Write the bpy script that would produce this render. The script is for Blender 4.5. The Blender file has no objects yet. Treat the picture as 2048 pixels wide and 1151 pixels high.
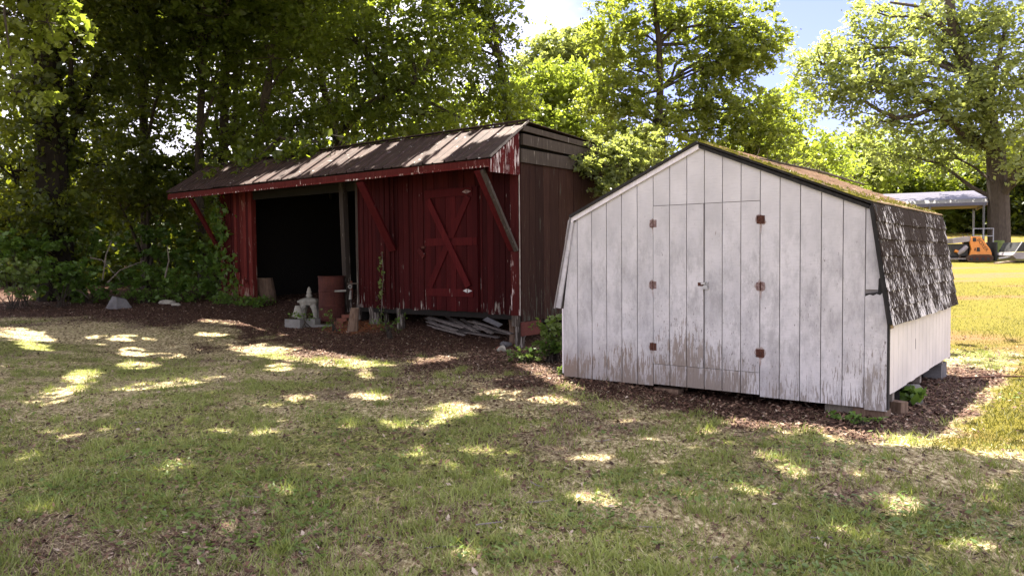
import bpy, math, random
import numpy as np
from mathutils import Vector, Matrix
random.seed(5); rng = np.random.default_rng(5)
C = bpy.context.scene.collection
R = math.radians

# ------------------------------------------------------------------ camera
F, PITCH, ROLL, H = 1553.2, .0402, -.0091, 1.5712
cam_d = bpy.data.cameras.new('camera'); cam = bpy.data.objects.new('camera', cam_d); C.objects.link(cam)
r0 = np.array([1., 0, 0]); u0 = np.array([0, math.sin(PITCH), math.cos(PITCH)]); fw = np.array([0, math.cos(PITCH), -math.sin(PITCH)])
CR, SR = math.cos(ROLL), math.sin(ROLL)
RR = CR * r0 + SR * u0; UU = CR * u0 - SR * r0; EYE = np.array([0, 0, H])
cam.matrix_world = Matrix(((RR[0], UU[0], -fw[0], 0), (RR[1], UU[1], -fw[1], 0), (RR[2], UU[2], -fw[2], H), (0, 0, 0, 1)))
cam_d.sensor_width = 36; cam_d.lens = F / 2048 * 36; cam_d.clip_start = .05; cam_d.clip_end = 2000
bpy.context.scene.camera = cam

# ------------------------------------------------------------------ light
SUN = np.array([-.187, .753, 2.02]); SUN = SUN / np.linalg.norm(SUN)
ELEV = math.asin(SUN[2])
world = bpy.data.worlds.new('World'); bpy.context.scene.world = world; world.use_nodes = True
wt = world.node_tree; wt.nodes.clear()
def wn(t, **k):
    n = wt.nodes.new(t)
    for a, b in k.items(): setattr(n, a, b)
    return n
sky = wn('ShaderNodeTexSky', sky_type='NISHITA', sun_disc=False, sun_elevation=ELEV, sun_rotation=math.atan2(SUN[0], SUN[1]))
sky.air_density = 1.0; sky.dust_density = 1.2; sky.ozone_density = 1.4
tc = wn('ShaderNodeTexCoord'); mp = wn('ShaderNodeMapping'); mp.inputs['Scale'].default_value = (1.6, 1.6, 4.2)
mp.inputs['Location'].default_value = (.35, .1, .2)
nz = wn('ShaderNodeTexNoise'); nz.inputs['Scale'].default_value = 2.3; nz.inputs['Detail'].default_value = 7; nz.inputs['Roughness'].default_value = .55
rp = wn('ShaderNodeValToRGB'); rp.color_ramp.elements[0].position = .30; rp.color_ramp.elements[1].position = .80
mx = wn('ShaderNodeMix', data_type='RGBA'); mx.inputs[7].default_value = (3.9, 3.76, 4.4, 1)
bg = wn('ShaderNodeBackground'); bg.inputs['Strength'].default_value = .1
ow = wn('ShaderNodeOutputWorld')
L = wt.links.new
L(tc.outputs['Generated'], mp.inputs['Vector']); L(mp.outputs[0], nz.inputs['Vector']); 
dn_ = wn('ShaderNodeVectorMath', operation='DOT_PRODUCT'); bd = RR * (1615 - 1024) / F - UU * (40 - 575.5) / F + fw; bd = bd / np.linalg.norm(bd); dn_.inputs[1].default_value = tuple(float(v) for v in bd)
nrmv = wn('ShaderNodeVectorMath', operation='NORMALIZE'); L(tc.outputs['Generated'], nrmv.inputs[0]); L(nrmv.outputs[0], dn_.inputs[0])
dm = wn('ShaderNodeMapRange'); L(dn_.outputs['Value'], dm.inputs[0]); dm.inputs[1].default_value = .90; dm.inputs[2].default_value = .995; dm.inputs[3].default_value = .42; dm.inputs[4].default_value = -.26
ad_ = wn('ShaderNodeMath', operation='ADD'); L(nz.outputs['Fac'], ad_.inputs[0]); L(dm.outputs[0], ad_.inputs[1]); L(ad_.outputs[0], rp.inputs[0])
L(rp.outputs[0], mx.inputs[0]); tn = wn('ShaderNodeMix', data_type='RGBA', blend_type='MULTIPLY'); tn.inputs[0].default_value = 1; tn.inputs[7].default_value = (.42, .36, .56, 1); L(sky.outputs[0], tn.inputs[6]); L(tn.outputs[2], mx.inputs[6]); L(mx.outputs[2], bg.inputs[0]); L(bg.outputs[0], ow.inputs[0])
sl = bpy.data.lights.new('sun', 'SUN'); sl.energy = 5; sl.angle = R(.53); sl.color = (1, .93, .80)
so = bpy.data.objects.new('sun', sl); C.objects.link(so)
so.rotation_mode = 'QUATERNION'; so.rotation_quaternion = Vector(-SUN).to_track_quat('-Z', 'Y')
vs = bpy.context.scene.view_settings
vs.view_transform = 'Standard'; vs.look = 'None'; vs.gamma = 1; vs.use_curve_mapping = False; vs.exposure = 2.52
cy = bpy.context.scene.cycles
cy.max_bounces = 7; cy.diffuse_bounces = 4; cy.transmission_bounces = 5; cy.transparent_max_bounces = 4; cy.glossy_bounces = 2

# ------------------------------------------------------------------ helpers: geometry of the place
YAW = .6605; ROT = -YAW
AX = np.array([math.cos(YAW), -math.sin(YAW), 0]); BX = np.array([math.sin(YAW), math.cos(YAW), 0])
SH = np.array([3.5192, 7.2531, 0]); BA = np.array([.1487, 14.3152, 0])
def loc(O, x, y, z=0): return O + AX * x + BX * y + np.array([0, 0, z])
def ray(px, py): return RR * (px - 1024) / F - UU * (py - 575.5) / F + fw
def at(px, py, Y):
    d = ray(px, py); return EYE + d * (Y / d[1])
def to_px(P):
    v = P - EYE; d = v @ fw; d = np.where(d < .1, 1e9, d)
    return 1024 + F * (v @ RR) / d, 575.5 - F * (v @ UU) / d
_G = rng.random((8, 64, 64))
def vnoise(x, y, s, k=0):
    x = np.asarray(x, float) * s + 13.7 * k + 1000; y = np.asarray(y, float) * s + 7.3 * k + 1000
    xi = np.floor(x).astype(int); yi = np.floor(y).astype(int); fx = x - xi; fy = y - yi
    fx = fx * fx * (3 - 2 * fx); fy = fy * fy * (3 - 2 * fy); g = _G[k % 8]
    q = lambda i, j: g[i % 64, j % 64]
    return (q(xi, yi) * (1 - fx) + q(xi + 1, yi) * fx) * (1 - fy) + (q(xi, yi + 1) * (1 - fx) + q(xi + 1, yi + 1) * fx) * fy
def fbm(x, y, s, k=0, n=4):
    t = 0; a = .5; w = 0
    for i in range(n): t = t + a * vnoise(x, y, s * 2 ** i, k + i); w += a; a *= .55
    return t / w
def sstep(a, b, x):
    t = np.clip((x - a) / (b - a), 0, 1); return t * t * (3 - 2 * t)
def gh(x, y, bump=True):
    x = np.asarray(x, float); y = np.asarray(y, float)
    c = np.interp(y, [9.5, 12.3, 14.3, 16.3, 18, 20.3, 24, 30, 40, 70, 150, 400], [0, -.08, -.15, .08, .32, .5, .62, .85, 1.2, 3.4, 9, 14])
    l = np.interp(y, [9.5, 20, 24, 30, 40, 70, 150, 400], [0, .47, .62, .85, 1.2, 3.4, 9, 14])
    r = np.interp(y, [10, 20, 38, 70, 150, 400], [0, .33, 1.12, 3.65, 9, 14])
    wl = sstep(-5, -10, x); wr = sstep(1.5, 7, x)
    h = c * (1 - wl) + l * wl; h = h * (1 - wr) + r * wr
    dx = x - .9; dy = y - 9.1
    h = h + .10 * np.exp(-(dx * dx + dy * dy) / .7)
    if bump: h = h + (fbm(x, y, .8, 1, 3) - .5) * .07 * sstep(60, 20, y)
    return h
def ghf(x, y): return float(gh(x, y))
def on_ground(px, py):
    d = ray(px, py); t = H / -d[2] if d[2] < -.002 else 60
    for _ in range(25):
        P = EYE + d * t; hh = ghf(P[0], P[1]); t = .5 * t + .5 * (H - hh) / max(-d[2], .002)
    return EYE + d * t

# places where the sun gets through the tree canopy (x, y, rx, ry, tilt) on the lawn as seen from the camera
LIT = [(50, 670, 62, 11, 8), (62, 690, 50, 8, 8), (165, 752, 40, 13, -5), (110, 790, 62, 15, -18), (262, 703, 26, 8, 0), (268, 731, 44, 7, 0),
       (66, 914, 36, 18, 0), (105, 885, 18, 7, 0), (610, 712, 152, 14, 7), (560, 733, 30, 8, 0), (735, 749, 20, 10, 0), (905, 816, 48, 18, 0),
       (875, 717, 50, 7, -6), (1100, 752, 66, 13, 22), (1175, 771, 30, 7, 10), (1455, 818, 98, 9, 15), (1610, 850, 36, 8, 15),
       (1585, 940, 74, 14, 17), (1800, 1005, 50, 22, 30), (1845, 1040, 30, 9, 10), (1240, 840, 20, 7, 0), (490, 648, 105, 5, 5), (610, 662, 60, 5, 5),
       (330, 890, 18, 5, 0), (1410, 862, 20, 6, 0), (420, 668, 30, 4, 0), (1230, 788, 60, 5, 12), (1975, 1005, 40, 10, 20), (700, 850, 25, 6, 0)]
SOFT = [(1130, 800, 70, 9, 8), (1010, 785, 60, 9, 6), (310, 770, 60, 9, -8), (820, 845, 60, 8, 0), (400, 760, 60, 8, -8), (1500, 985, 60, 9, 15), (1700, 945, 60, 10, 15), (1690, 1055, 70, 12, 15), (1950, 965, 70, 9, 15), (1340, 885, 60, 7, 10), (1380, 775, 50, 5, 12), (560, 800, 70, 8, -6), (150, 860, 60, 9, -6), (360, 940, 70, 9, 0), (800, 1000, 70, 10, 6), (1220, 1000, 80, 11, 6), (60, 1020, 60, 10, 0), (1000, 900, 60, 7, 5), (240, 675, 60, 5, 0), (920, 1090, 80, 10, 0), (1920, 1090, 90, 12, 10), (480, 860, 70, 6, 0), (1180, 910, 40, 6, 0), (20, 790, 40, 8, 0), (730, 790, 40, 6, 0), (330, 710, 40, 5, 0), (470, 1040, 70, 8, 0)]
ROOF = [(985, 268, 70, 13, -12), (900, 292, 62, 15, -24), (835, 322, 48, 8, -30), (700, 318, 40, 6, -35), (655, 322, 66, 16, -30), (560, 362, 60, 9, -28),
        (600, 350, 50, 6, -30), (745, 300, 36, 6, -35), (790, 290, 30, 5, -35), (450, 340, 20, 4, -20)]
def inell(px, py, LS, jit=0):
    m = np.zeros(len(px), bool)
    for cx, cy_, rx, ry, t in LS:
        c, s = math.cos(R(t)), math.sin(R(t)); dx = px - cx; dy = py - cy_
        u = (dx * c + dy * s) / rx; v = (-dx * s + dy * c) / ry
        m |= (u * u + v * v) < (1.4 + jit)
    return m
def sun_cull(P, size=.15):
    """keep only leaves that do not stand between the sun and the lit spots"""
    t = (P[:, 2] - 0) / SUN[2]; G = P - SUN * t[:, None]
    for _ in range(2):
        hh = gh(G[:, 0], G[:, 1], False); t = (P[:, 2] - hh) / SUN[2]; G = P - SUN * t[:, None]
    px, py = to_px(G); j = rng.normal(0, .22, len(P)) + (fbm(G[:, 0], G[:, 1], 1.7, 3, 2) - .5) * 1.6
    kill = inell(px, py, LIT, j) & (G[:, 1] > 2)
    kill |= inell(px, py, SOFT, j + .3) & (G[:, 1] > 2) & (rng.random(len(P)) < .88)
    rel = G - SH; sx = rel @ AX; sy = rel @ BX
    # the open field to the right: everything right of the shed's own shadow edge
    edge = 870 + (px - 1890) * .35
    kill |= (G[:, 1] > 2) & (G[:, 1] < 24) & (px > 1870) & (py < edge + j * 14) & (G[:, 0] > 3.0)
    # white shed roof, right half
    t2 = (P[:, 2] - 2.5) / SUN[2]; G2 = P - SUN * t2[:, None]; r2 = G2 - SH
    s2 = r2 @ AX; y2 = r2 @ BX
    kill |= (s2 > -2.1) & (s2 < 1.5) & (y2 > -.5) & (y2 < 5) & (P[:, 2] > 3)
    # barn roof (front slope)
    rb = P - BA; ln = np.array([0, 0, 1.]) * 1.09 - BX * .745; q0 = loc(BA, 0, -.86, 3.3)
    tt = ((P - q0) @ ln) / (SUN @ ln); G3 = P - SUN * tt[:, None]; r3 = G3 - BA; y3 = r3 @ BX
    p3x, p3y = to_px(G3)
    kill |= (y3 > -1) & (y3 < .35) & (tt > 0) & inell(p3x, p3y, ROOF, j)
    return ~(kill & (rng.random(len(P)) > .01))

# ------------------------------------------------------------------ helpers: objects
def link(o, parent=None):
    C.objects.link(o)
    if parent is not None: o.parent = parent
    return o
def tag(o, label=None, cat=None, group=None, kind=None):
    if label: o['label'] = label
    if cat: o['category'] = cat
    if group: o['group'] = group
    if kind: o['kind'] = kind
    return o
def empty(name, p, rz=0, label=None, cat=None, group=None):
    o = bpy.data.objects.new(name, None); o.location = tuple(float(v) for v in p); o.rotation_euler = (0, 0, rz); o.empty_display_size = .2
    link(o); return tag(o, label, cat, group)
def mesh(name, V, Fc, mat, parent=None, smooth=False):
    me = bpy.data.meshes.new(name); me.from_pydata([tuple(map(float, v)) for v in V], [], [tuple(f) for f in Fc]); me.update()
    if mat: me.materials.append(mat)
    if smooth: me.polygons.foreach_set('use_smooth', [True] * len(me.polygons))
    o = bpy.data.objects.new(name, me); return link(o, parent)
def fast_mesh(name, V, k, mat, parent=None, mats=None, midx=None, smooth=False):
    """V (n*k,3): n separate k-gons"""
    n = len(V) // k; me = bpy.data.meshes.new(name)
    me.vertices.add(n * k); me.vertices.foreach_set('co', V.astype(np.float32).ravel())
    me.loops.add(n * k); me.loops.foreach_set('vertex_index', np.arange(n * k, dtype=np.int32))
    me.polygons.add(n); me.polygons.foreach_set('loop_start', np.arange(0, n * k, k, dtype=np.int32))
    try: me.polygons.foreach_set('loop_total', np.full(n, k, dtype=np.int32))
    except Exception: pass
    for m in (mats or [mat]): me.materials.append(m)
    if midx is not None: me.polygons.foreach_set('material_index', midx.astype(np.int32))
    me.update(calc_edges=True)
    o = bpy.data.objects.new(name, me); return link(o, parent)
class MB:
    def __init__(s): s.V = []; s.F = []
    def add(s, V, Fc):
        b = len(s.V); s.V += [tuple(v) for v in V]; s.F += [tuple(i + b for i in f) for f in Fc]; return s
    def box(s, x0, x1, y0, y1, z0, z1):
        return s.add([(x0, y0, z0), (x1, y0, z0), (x1, y1, z0), (x0, y1, z0), (x0, y0, z1), (x1, y0, z1), (x1, y1, z1), (x0, y1, z1)],
                     [(0, 3, 2, 1), (4, 5, 6, 7), (0, 1, 5, 4), (1, 2, 6, 5), (2, 3, 7, 6), (3, 0, 4, 7)])
    def bar(s, p, q, w, t, side=(0, 1, 0)):
        p = Vector(p); q = Vector(q); d = (q - p).normalized(); sd = Vector(side); n = (sd - d * sd.dot(d)).normalized(); m = d.cross(n)
        V = []
        for e in (p, q):
            for a_, b_ in ((-1, -1), (1, -1), (1, 1), (-1, 1)): V.append(tuple(e + m * (a_ * w / 2) + n * (b_ * t / 2)))
        return s.add(V, [(0, 3, 2, 1), (4, 5, 6, 7), (0, 1, 5, 4), (1, 2, 6, 5), (2, 3, 7, 6), (3, 0, 4, 7)])
    def prism(s, poly, y0, y1):
        n = len(poly); V = [(p[0], y0, p[1]) for p in poly] + [(p[0], y1, p[1]) for p in poly]
        Fc = [tuple(range(n)), tuple(range(2 * n - 1, n - 1, -1))] + [(i, i + n, (i + 1) % n + n, (i + 1) % n) for i in range(n)]
        return s.add(V, Fc)
    def tube(s, pts, rad, n=8, wob=0, cap=True):
        pts = [Vector(p) for p in pts]; V = []; Fc = []
        for i, p in enumerate(pts):
            d = (pts[min(i + 1, len(pts) - 1)] - pts[max(i - 1, 0)]).normalized()
            a = Vector((1, 0, 0)) if abs(d.x) < .8 else Vector((0, 1, 0)); a = (a - d * a.dot(d)).normalized(); b = d.cross(a)
            for k in range(n):
                t = 2 * math.pi * k / n; rr = rad[i] * (1 + wob * (random.random() - .5)); V.append(tuple(p + (a * math.cos(t) + b * math.sin(t)) * rr))
        for i in range(len(pts) - 1):
            for k in range(n): Fc.append((i * n + k, i * n + (k + 1) % n, (i + 1) * n + (k + 1) % n, (i + 1) * n + k))
        if cap: Fc.append(tuple(range(n - 1, -1, -1))); Fc.append(tuple(range((len(pts) - 1) * n, len(pts) * n)))
        return s.add(V, Fc)
    def lathe(s, prof, n=20, c=(0, 0), ph=0):
        return s.tube([(c[0], c[1], z) for r, z in prof], [r for r, z in prof], n)
    def build(s, name, mat, parent=None, smooth=False): return mesh(name, s.V, s.F, mat, parent, smooth)
def blob(name, p, r, mat, parent=None, seed=0, squash=(1, 1, 1), n=2, rough=.25, flat=True):
    import bmesh
    bm = bmesh.new(); bmesh.ops.create_icosphere(bm, subdivisions=n, radius=1); rs = random.Random(seed)
    dirs = [(Vector((rs.gauss(0, 1), rs.gauss(0, 1), rs.gauss(0, 1))).normalized(), rs.uniform(.55, .95)) for _ in range(9)]
    for v in bm.verts:
        d = v.co.normalized(); k = 1
        for q, c in dirs:
            t = d.dot(q)
            if t > c: k = min(k, c / t)
        v.co = Vector((d.x * squash[0], d.y * squash[1], d.z * squash[2])) * r * k * (1 + rs.uniform(-.03, .03))
    me = bpy.data.meshes.new(name); bm.to_mesh(me); bm.free(); me.materials.append(mat)
    o = bpy.data.objects.new(name, me); o.location = p; return link(o, parent)

# ------------------------------------------------------------------ materials
class NT:
    def __init__(s, name):
        s.m = bpy.data.materials.new(name); s.m.use_nodes = True; s.t = s.m.node_tree; s.t.nodes.clear(); s.out = s.t.nodes.new('ShaderNodeOutputMaterial')
    def n(s, ty, **k):
        x = s.t.nodes.new(ty)
        for a, b in k.items(): setattr(x, a, b)
        return x
    def set(s, sock, v):
        if isinstance(v, bpy.types.NodeSocket): s.t.links.new(v, sock)
        else: sock.default_value = v
    def pos(s, obj=None):
        if obj is not None:
            t = s.n('ShaderNodeTexCoord'); t.object = obj; return t.outputs['Object']
        return s.n('ShaderNodeNewGeometry').outputs['Position']
    def scale(s, v, k):
        x = s.n('ShaderNodeVectorMath', operation='MULTIPLY'); s.set(x.inputs[0], v); x.inputs[1].default_value = k if hasattr(k, '__len__') else (k, k, k); return x.outputs[0]
    def noise(s, v, sc, det=4, ro=.55, col=False, dist=0):
        x = s.n('ShaderNodeTexNoise'); s.set(x.inputs['Vector'], v); x.inputs['Scale'].default_value = sc; x.inputs['Detail'].default_value = det; x.inputs['Roughness'].default_value = ro; x.inputs['Distortion'].default_value = dist
        return x.outputs['Color' if col else 'Fac']
    def ramp(s, f, st, interp='LINEAR'):
        x = s.n('ShaderNodeValToRGB'); s.set(x.inputs[0], f); cr = x.color_ramp; cr.interpolation = interp
        while len(cr.elements) < len(st): cr.elements.new(.5)
        for e, (p, c) in zip(cr.elements, st): e.position = p; e.color = (c, c, c, 1) if not hasattr(c, '__len__') else (*c, 1)
        return x.outputs[0]
    def mix(s, f, a, b, bt='MIX'):
        x = s.n('ShaderNodeMix', data_type='RGBA', blend_type=bt); s.set(x.inputs[0], f)
        s.set(x.inputs[6], a if isinstance(a, bpy.types.NodeSocket) else (*a, 1)); s.set(x.inputs[7], b if isinstance(b, bpy.types.NodeSocket) else (*b, 1)); return x.outputs[2]
    def math(s, op, a, b=0, c=None, clamp=False):
        x = s.n('ShaderNodeMath', operation=op, use_clamp=clamp); s.set(x.inputs[0], a); s.set(x.inputs[1], b)
        if c is not None: s.set(x.inputs[2], c)
        return x.outputs[0]
    def mapr(s, v, a, b, c=0, d=1):
        x = s.n('ShaderNodeMapRange'); s.set(x.inputs[0], v); x.inputs[1].default_value = a; x.inputs[2].default_value = b; x.inputs[3].default_value = c; x.inputs[4].default_value = d; return x.outputs[0]
    def sep(s, v):
        x = s.n('ShaderNodeSeparateXYZ'); s.set(x.inputs[0], v); return x.outputs
    def bump(s, h, st=.4, d=.01):
        x = s.n('ShaderNodeBump'); s.set(x.inputs['Height'], h); x.inputs['Strength'].default_value = st; x.inputs['Distance'].default_value = d; return x.outputs[0]
    def bsdf(s, col, ro=.8, met=0, nrm=None, spec=.3):
        x = s.n('ShaderNodeBsdfPrincipled'); s.set(x.inputs['Base Color'], col if isinstance(col, bpy.types.NodeSocket) else (*col, 1)); s.set(x.inputs['Roughness'], ro)
        s.set(x.inputs['Metallic'], met); x.inputs['Specular IOR Level'].default_value = spec
        if nrm is not None: s.set(x.inputs['Normal'], nrm)
        return x.outputs[0]
    def done(s, sh): s.t.links.new(sh, s.out.inputs[0]); return s.m
    def rnd(s): return s.n('ShaderNodeObjectInfo').outputs['Random']
    def isl(s): return s.n('ShaderNodeNewGeometry').outputs['Random Per Island']

def simple(name, c1, c2, sc=8, ro=.8, stretch=(1, 1, 1), bump=.3, met=0, spec=.3, det=5):
    t = NT(name); v = t.scale(t.pos(), stretch); f = t.noise(v, sc, det)
    f2 = t.ramp(f, [(.3, 0), (.7, 1)]); col = t.mix(f2, c1, c2)
    g = t.noise(v, sc * 6, 3); col = t.mix(t.mapr(g, .35, .7, 0, .35), col, tuple(x * .45 for x in c1))
    return t.done(t.bsdf(col, ro, met, t.bump(g, bump, .004), spec))
def leafmat(name, lo, hi, tr, tw=.45, ro=.45):
    t = NT(name); k = t.isl(); big = t.noise(t.pos(), .35, 2)
    k2 = t.math('ADD', t.math('MULTIPLY', k, .6), t.mapr(big, .35, .65, 0, .4))
    col = t.mix(k2, lo, hi); tc_ = t.mix(k2, tuple(x * .6 for x in tr), tr)
    tl = t.n('ShaderNodeBsdfTranslucent'); t.set(tl.inputs[0], tc_)
    m = t.n('ShaderNodeMixShader'); m.inputs[0].default_value = tw; t.set(m.inputs[1], t.bsdf(col, ro, 0, None, .4)); t.set(m.inputs[2], tl.outputs[0])
    return t.done(m.outputs[0])
LF_DARK = leafmat('leaf_dark_green', (.022, .042, .008), (.060, .085, .014), (.22, .25, .016), .5)
LF_MID = leafmat('leaf_mid_green', (.032, .058, .010), (.085, .12, .020), (.33, .40, .03), .5)
LF_YEL = leafmat('leaf_yellow_green', (.09, .11, .014), (.16, .19, .03), (.42, .52, .05), .5)
LF_OLIVE = leafmat('leaf_olive', (.055, .075, .018), (.16, .185, .055), (.48, .56, .06), .48, .4)
LF_PALE = leafmat('leaf_pale_green', (.085, .11, .04), (.17, .20, .08), (.50, .56, .12), .5)
LF_BUSH = leafmat('leaf_undergrowth', (.040, .095, .014), (.12, .20, .035), (.20, .32, .03), .4)
LF_LIGHT = leafmat('leaf_light_bush', (.10, .15, .03), (.17, .22, .07), (.2, .3, .04), .4)
BARK = simple('bark_dark', (.030, .024, .019), (.065, .052, .04), 6, .95, (4, 4, .7), .9)
BARK_K = simple('bark_black', (.010, .008, .006), (.026, .021, .017), 6, .95, (4, 4, .7), .9, spec=.1)
BARK_M = simple('bark_brown', (.045, .034, .027), (.10, .08, .064), 6, .95, (4, 4, .7), .9)
BARK_G = simple('bark_grey', (.10, .088, .072), (.20, .17, .14), 6, .95, (4, 4, .7), .9)
GRASSM = leafmat('grass_green', (.05, .082, .014), (.37, .41, .14), (.40, .46, .08), .4, .6)
DRYG = leafmat('grass_dry', (.20, .15, .08), (.72, .62, .40), (.4, .34, .16), .25, .7)
CLOVER = leafmat('clover_leaf', (.07, .12, .022), (.17, .24, .055), (.16, .22, .03), .3, .5)
YELG = leafmat('grass_sunny', (.075, .078, .010), (.15, .135, .022), (.11, .11, .012), .35, .6)
def litterm():
    t = NT('dead_leaf'); k = t.isl(); col = t.ramp(k, [(0, (.028, .014, .009)), (.4, (.07, .035, .023)), (.75, (.125, .068, .045)), (.95, (.24, .16, .11)), (1, (.42, .35, .28))])
    return t.done(t.bsdf(col, .8))
LITTER = litterm()
# --- white shed siding
SHED = empty('storage_shed', SH, ROT, 'white gambrel-roofed garden shed with peeling painted siding and double doors', 'shed')
BARN = empty('red_barn', BA, ROT, 'long dark red wooden barn with open bay, metal roof and X-braced door', 'barn')
def white_siding(name, wear=0., grey=0.):
    t = NT(name); P = t.pos(SHED); x, y, z = t.sep(P)[0:3]
    vs_ = t.scale(P, (22, 22, 2.6)); n1 = t.noise(vs_, 1.6, 6, .62, dist=.4); n2 = t.noise(P, 1.3, 3)
    vs2 = t.scale(P, (50, 50, 5)); n4 = t.noise(vs2, 1.5, 4, .6)
    ro_ = t.n('ShaderNodeCombineXYZ'); t.set(ro_.inputs[2], t.math('MULTIPLY', t.rnd(), 9)); av_ = t.n('ShaderNodeVectorMath', operation='ADD'); t.set(av_.inputs[0], P); t.set(av_.inputs[1], ro_.outputs[0]); PB = av_.outputs[0]
    base = t.mix(t.mapr(t.noise(t.scale(PB, (1.6, 1.6, 1.1)), 1.6, 5), .35, .7), (.56, .54, .55), (.42, .405, .415))
    base = t.mix(t.math('MULTIPLY', t.rnd(), .16), base, (.40, .385, .38)); fine = t.noise(t.scale(P, (6, 6, 70)), 1.5, 3); base = t.mix(t.mapr(fine, .52, .72, 0, .42), base, (.35, .34, .36))
    mild = t.math('MULTIPLY', t.mapr(t.noise(P, 2.2, 6, .7), .48, .66), t.mapr(z, 2.3, .9, .05, .5)); base = t.mix(mild, base, (.32, .315, .34))
    m2_ = t.math('MULTIPLY', t.mapr(t.noise(t.scale(PB, (3, 3, 1.2)), 1.7, 7, .8), .46, .62, 0, .6), t.mapr(z, 2.2, 1.5, 0, 1)); base = t.mix(m2_, base, (.23, .222, .225))
    fl = t.noise(t.scale(P, (60, 60, 13)), 1.4, 3, .6); fmask = t.mapr(t.math('ADD', fl, t.math('ADD', t.mapr(n2, .3, .7, -.07, .06), t.mapr(z, .3, 2.4, .045, -.07))), .665, .685); base = t.mix(t.math('MULTIPLY', fmask, .8), base, (.10, .085, .08))
    # peeling grows towards the ground
    thr = t.math('ADD', t.mapr(z, .12, .85, .135, .0), t.mapr(z, .1, 2.0, .05, -.065))
    thr = t.math('ADD', thr, t.mapr(n2, .3, .7, -.075, .085)); thr = t.math('ADD', thr, t.math('ADD', wear, t.mapr(t.rnd(), 0, 1, -.03, .04)))
    pk = t.math('ADD', t.math('MULTIPLY', n1, .55), t.math('MULTIPLY', n4, .45))
    mask = t.mapr(t.math('ADD', pk, thr), .655, .68)
    wood = t.mix(t.mapr(n4, .3, .7), (.14, .12, .11), (.30, .27, .25))
    wood = t.mix(t.mapr(x, -3.7, -1.2, .75, 0), wood, (.22, .15, .11))
    col = t.mix(mask, base, wood)
    dirt = t.math('MULTIPLY', t.mapr(z, .65, .15), t.mapr(t.math('ADD', n2, t.mapr(x, -3.7, 0, .2, -.1)), .35, .6)); col = t.mix(t.math('MULTIPLY', dirt, .6), col, (.165, .135, .115))
    h = t.math('SUBTRACT', t.math('MULTIPLY', fine, .5), mask)
    return t.done(t.bsdf(col, .7, 0, t.bump(h, .5, .004), .3))
WHITE = white_siding('shed_white_paint'); WHITE_W = white_siding('shed_white_paint_worn', .04)
WHITE_C = simple('shed_side_white', (.74, .70, .72), (.64, .60, .63), 1.6, .7, (6, 6, 1), .2)
def side_white():
    t = NT('shed_side_paint'); P = t.pos(SHED); n = t.noise(P, 2, 5); s = t.noise(t.scale(P, (9, 9, 1)), 2, 4)
    col = t.mix(t.mapr(n, .35, .7), (.58, .54, .53), (.48, .45, .45)); col = t.mix(t.mapr(s, .55, .75, 0, .5), col, (.5, .46, .45))
    return t.done(t.bsdf(col, .7, 0, t.bump(s, .3, .003)))
SIDEW = side_white()
GROOVE = simple('shed_groove_backing', (.16, .15, .15), (.24, .22, .21), 4, .9)
def shinglem(name, moss):
    t = NT(name); P = t.pos(SHED); z = t.sep(P)[2]
    f = t.noise(t.scale(P, (9, 9, 3.6)), 1.5, 6, .65, dist=.5); g = t.noise(P, 70, 2); big = t.noise(P, 1.8, 3)
    base = t.mix(t.mapr(g, .3, .7), (.014, .010, .009), (.042, .031, .026)); base = t.mix(t.math('MULTIPLY', t.rnd(), .35), base, (.034, .027, .024))
    if not moss:
        m = t.mapr(t.math('ADD', t.noise(t.scale(P, (20, 20, 3.4)), 1.6, 5, .66, dist=.25), t.math('ADD', t.mapr(big, .3, .7, -.07, .08), t.math('ADD', t.mapr(z, .9, 2.0, .03, -.05), t.mapr(t.rnd(), 0, 1, -.035, .035)))), .572, .59)
        col = t.mix(m, base, t.mix(t.mapr(g, .3, .7), (.45, .43, .44), (.68, .66, .67)))
    else:
        base = t.mix(t.mapr(f, .3, .7), (.30, .22, .16), (.44, .34, .26)); y = t.sep(P)[1]
        m = t.mapr(t.math('ADD', t.noise(P, 3.5, 6, .7), t.mapr(y, -.05, .3, .12, -.16)), .56, .66)
        col = t.mix(m, base, t.mix(t.mapr(t.noise(P, 22, 3), .3, .7), (.20, .19, .02), (.36, .33, .08)))
    return t.done(t.bsdf(col, .95, 0, t.bump(g, .6, .004), .06))
SHING = shinglem('shingle_flaked', False); SHING_M = shinglem('shingle_mossy', True)
BLACK = simple('black_trim', (.012, .011, .011), (.03, .027, .025), 8, .8, (4, 4, 1))
RUST = simple('rusty_iron', (.030, .010, .007), (.11, .042, .026), 44, .9)
RUSTW = simple('hinge_paint_over_rust', (.30, .22, .21), (.06, .016, .010), 40, .85)
RUSTS = simple('rust_stained_paint', (.40, .35, .34), (.20, .13, .11), 22, .85)
STEEL = simple('dull_steel', (.45, .45, .47), (.28, .28, .30), 20, .35, met=.7)
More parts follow.
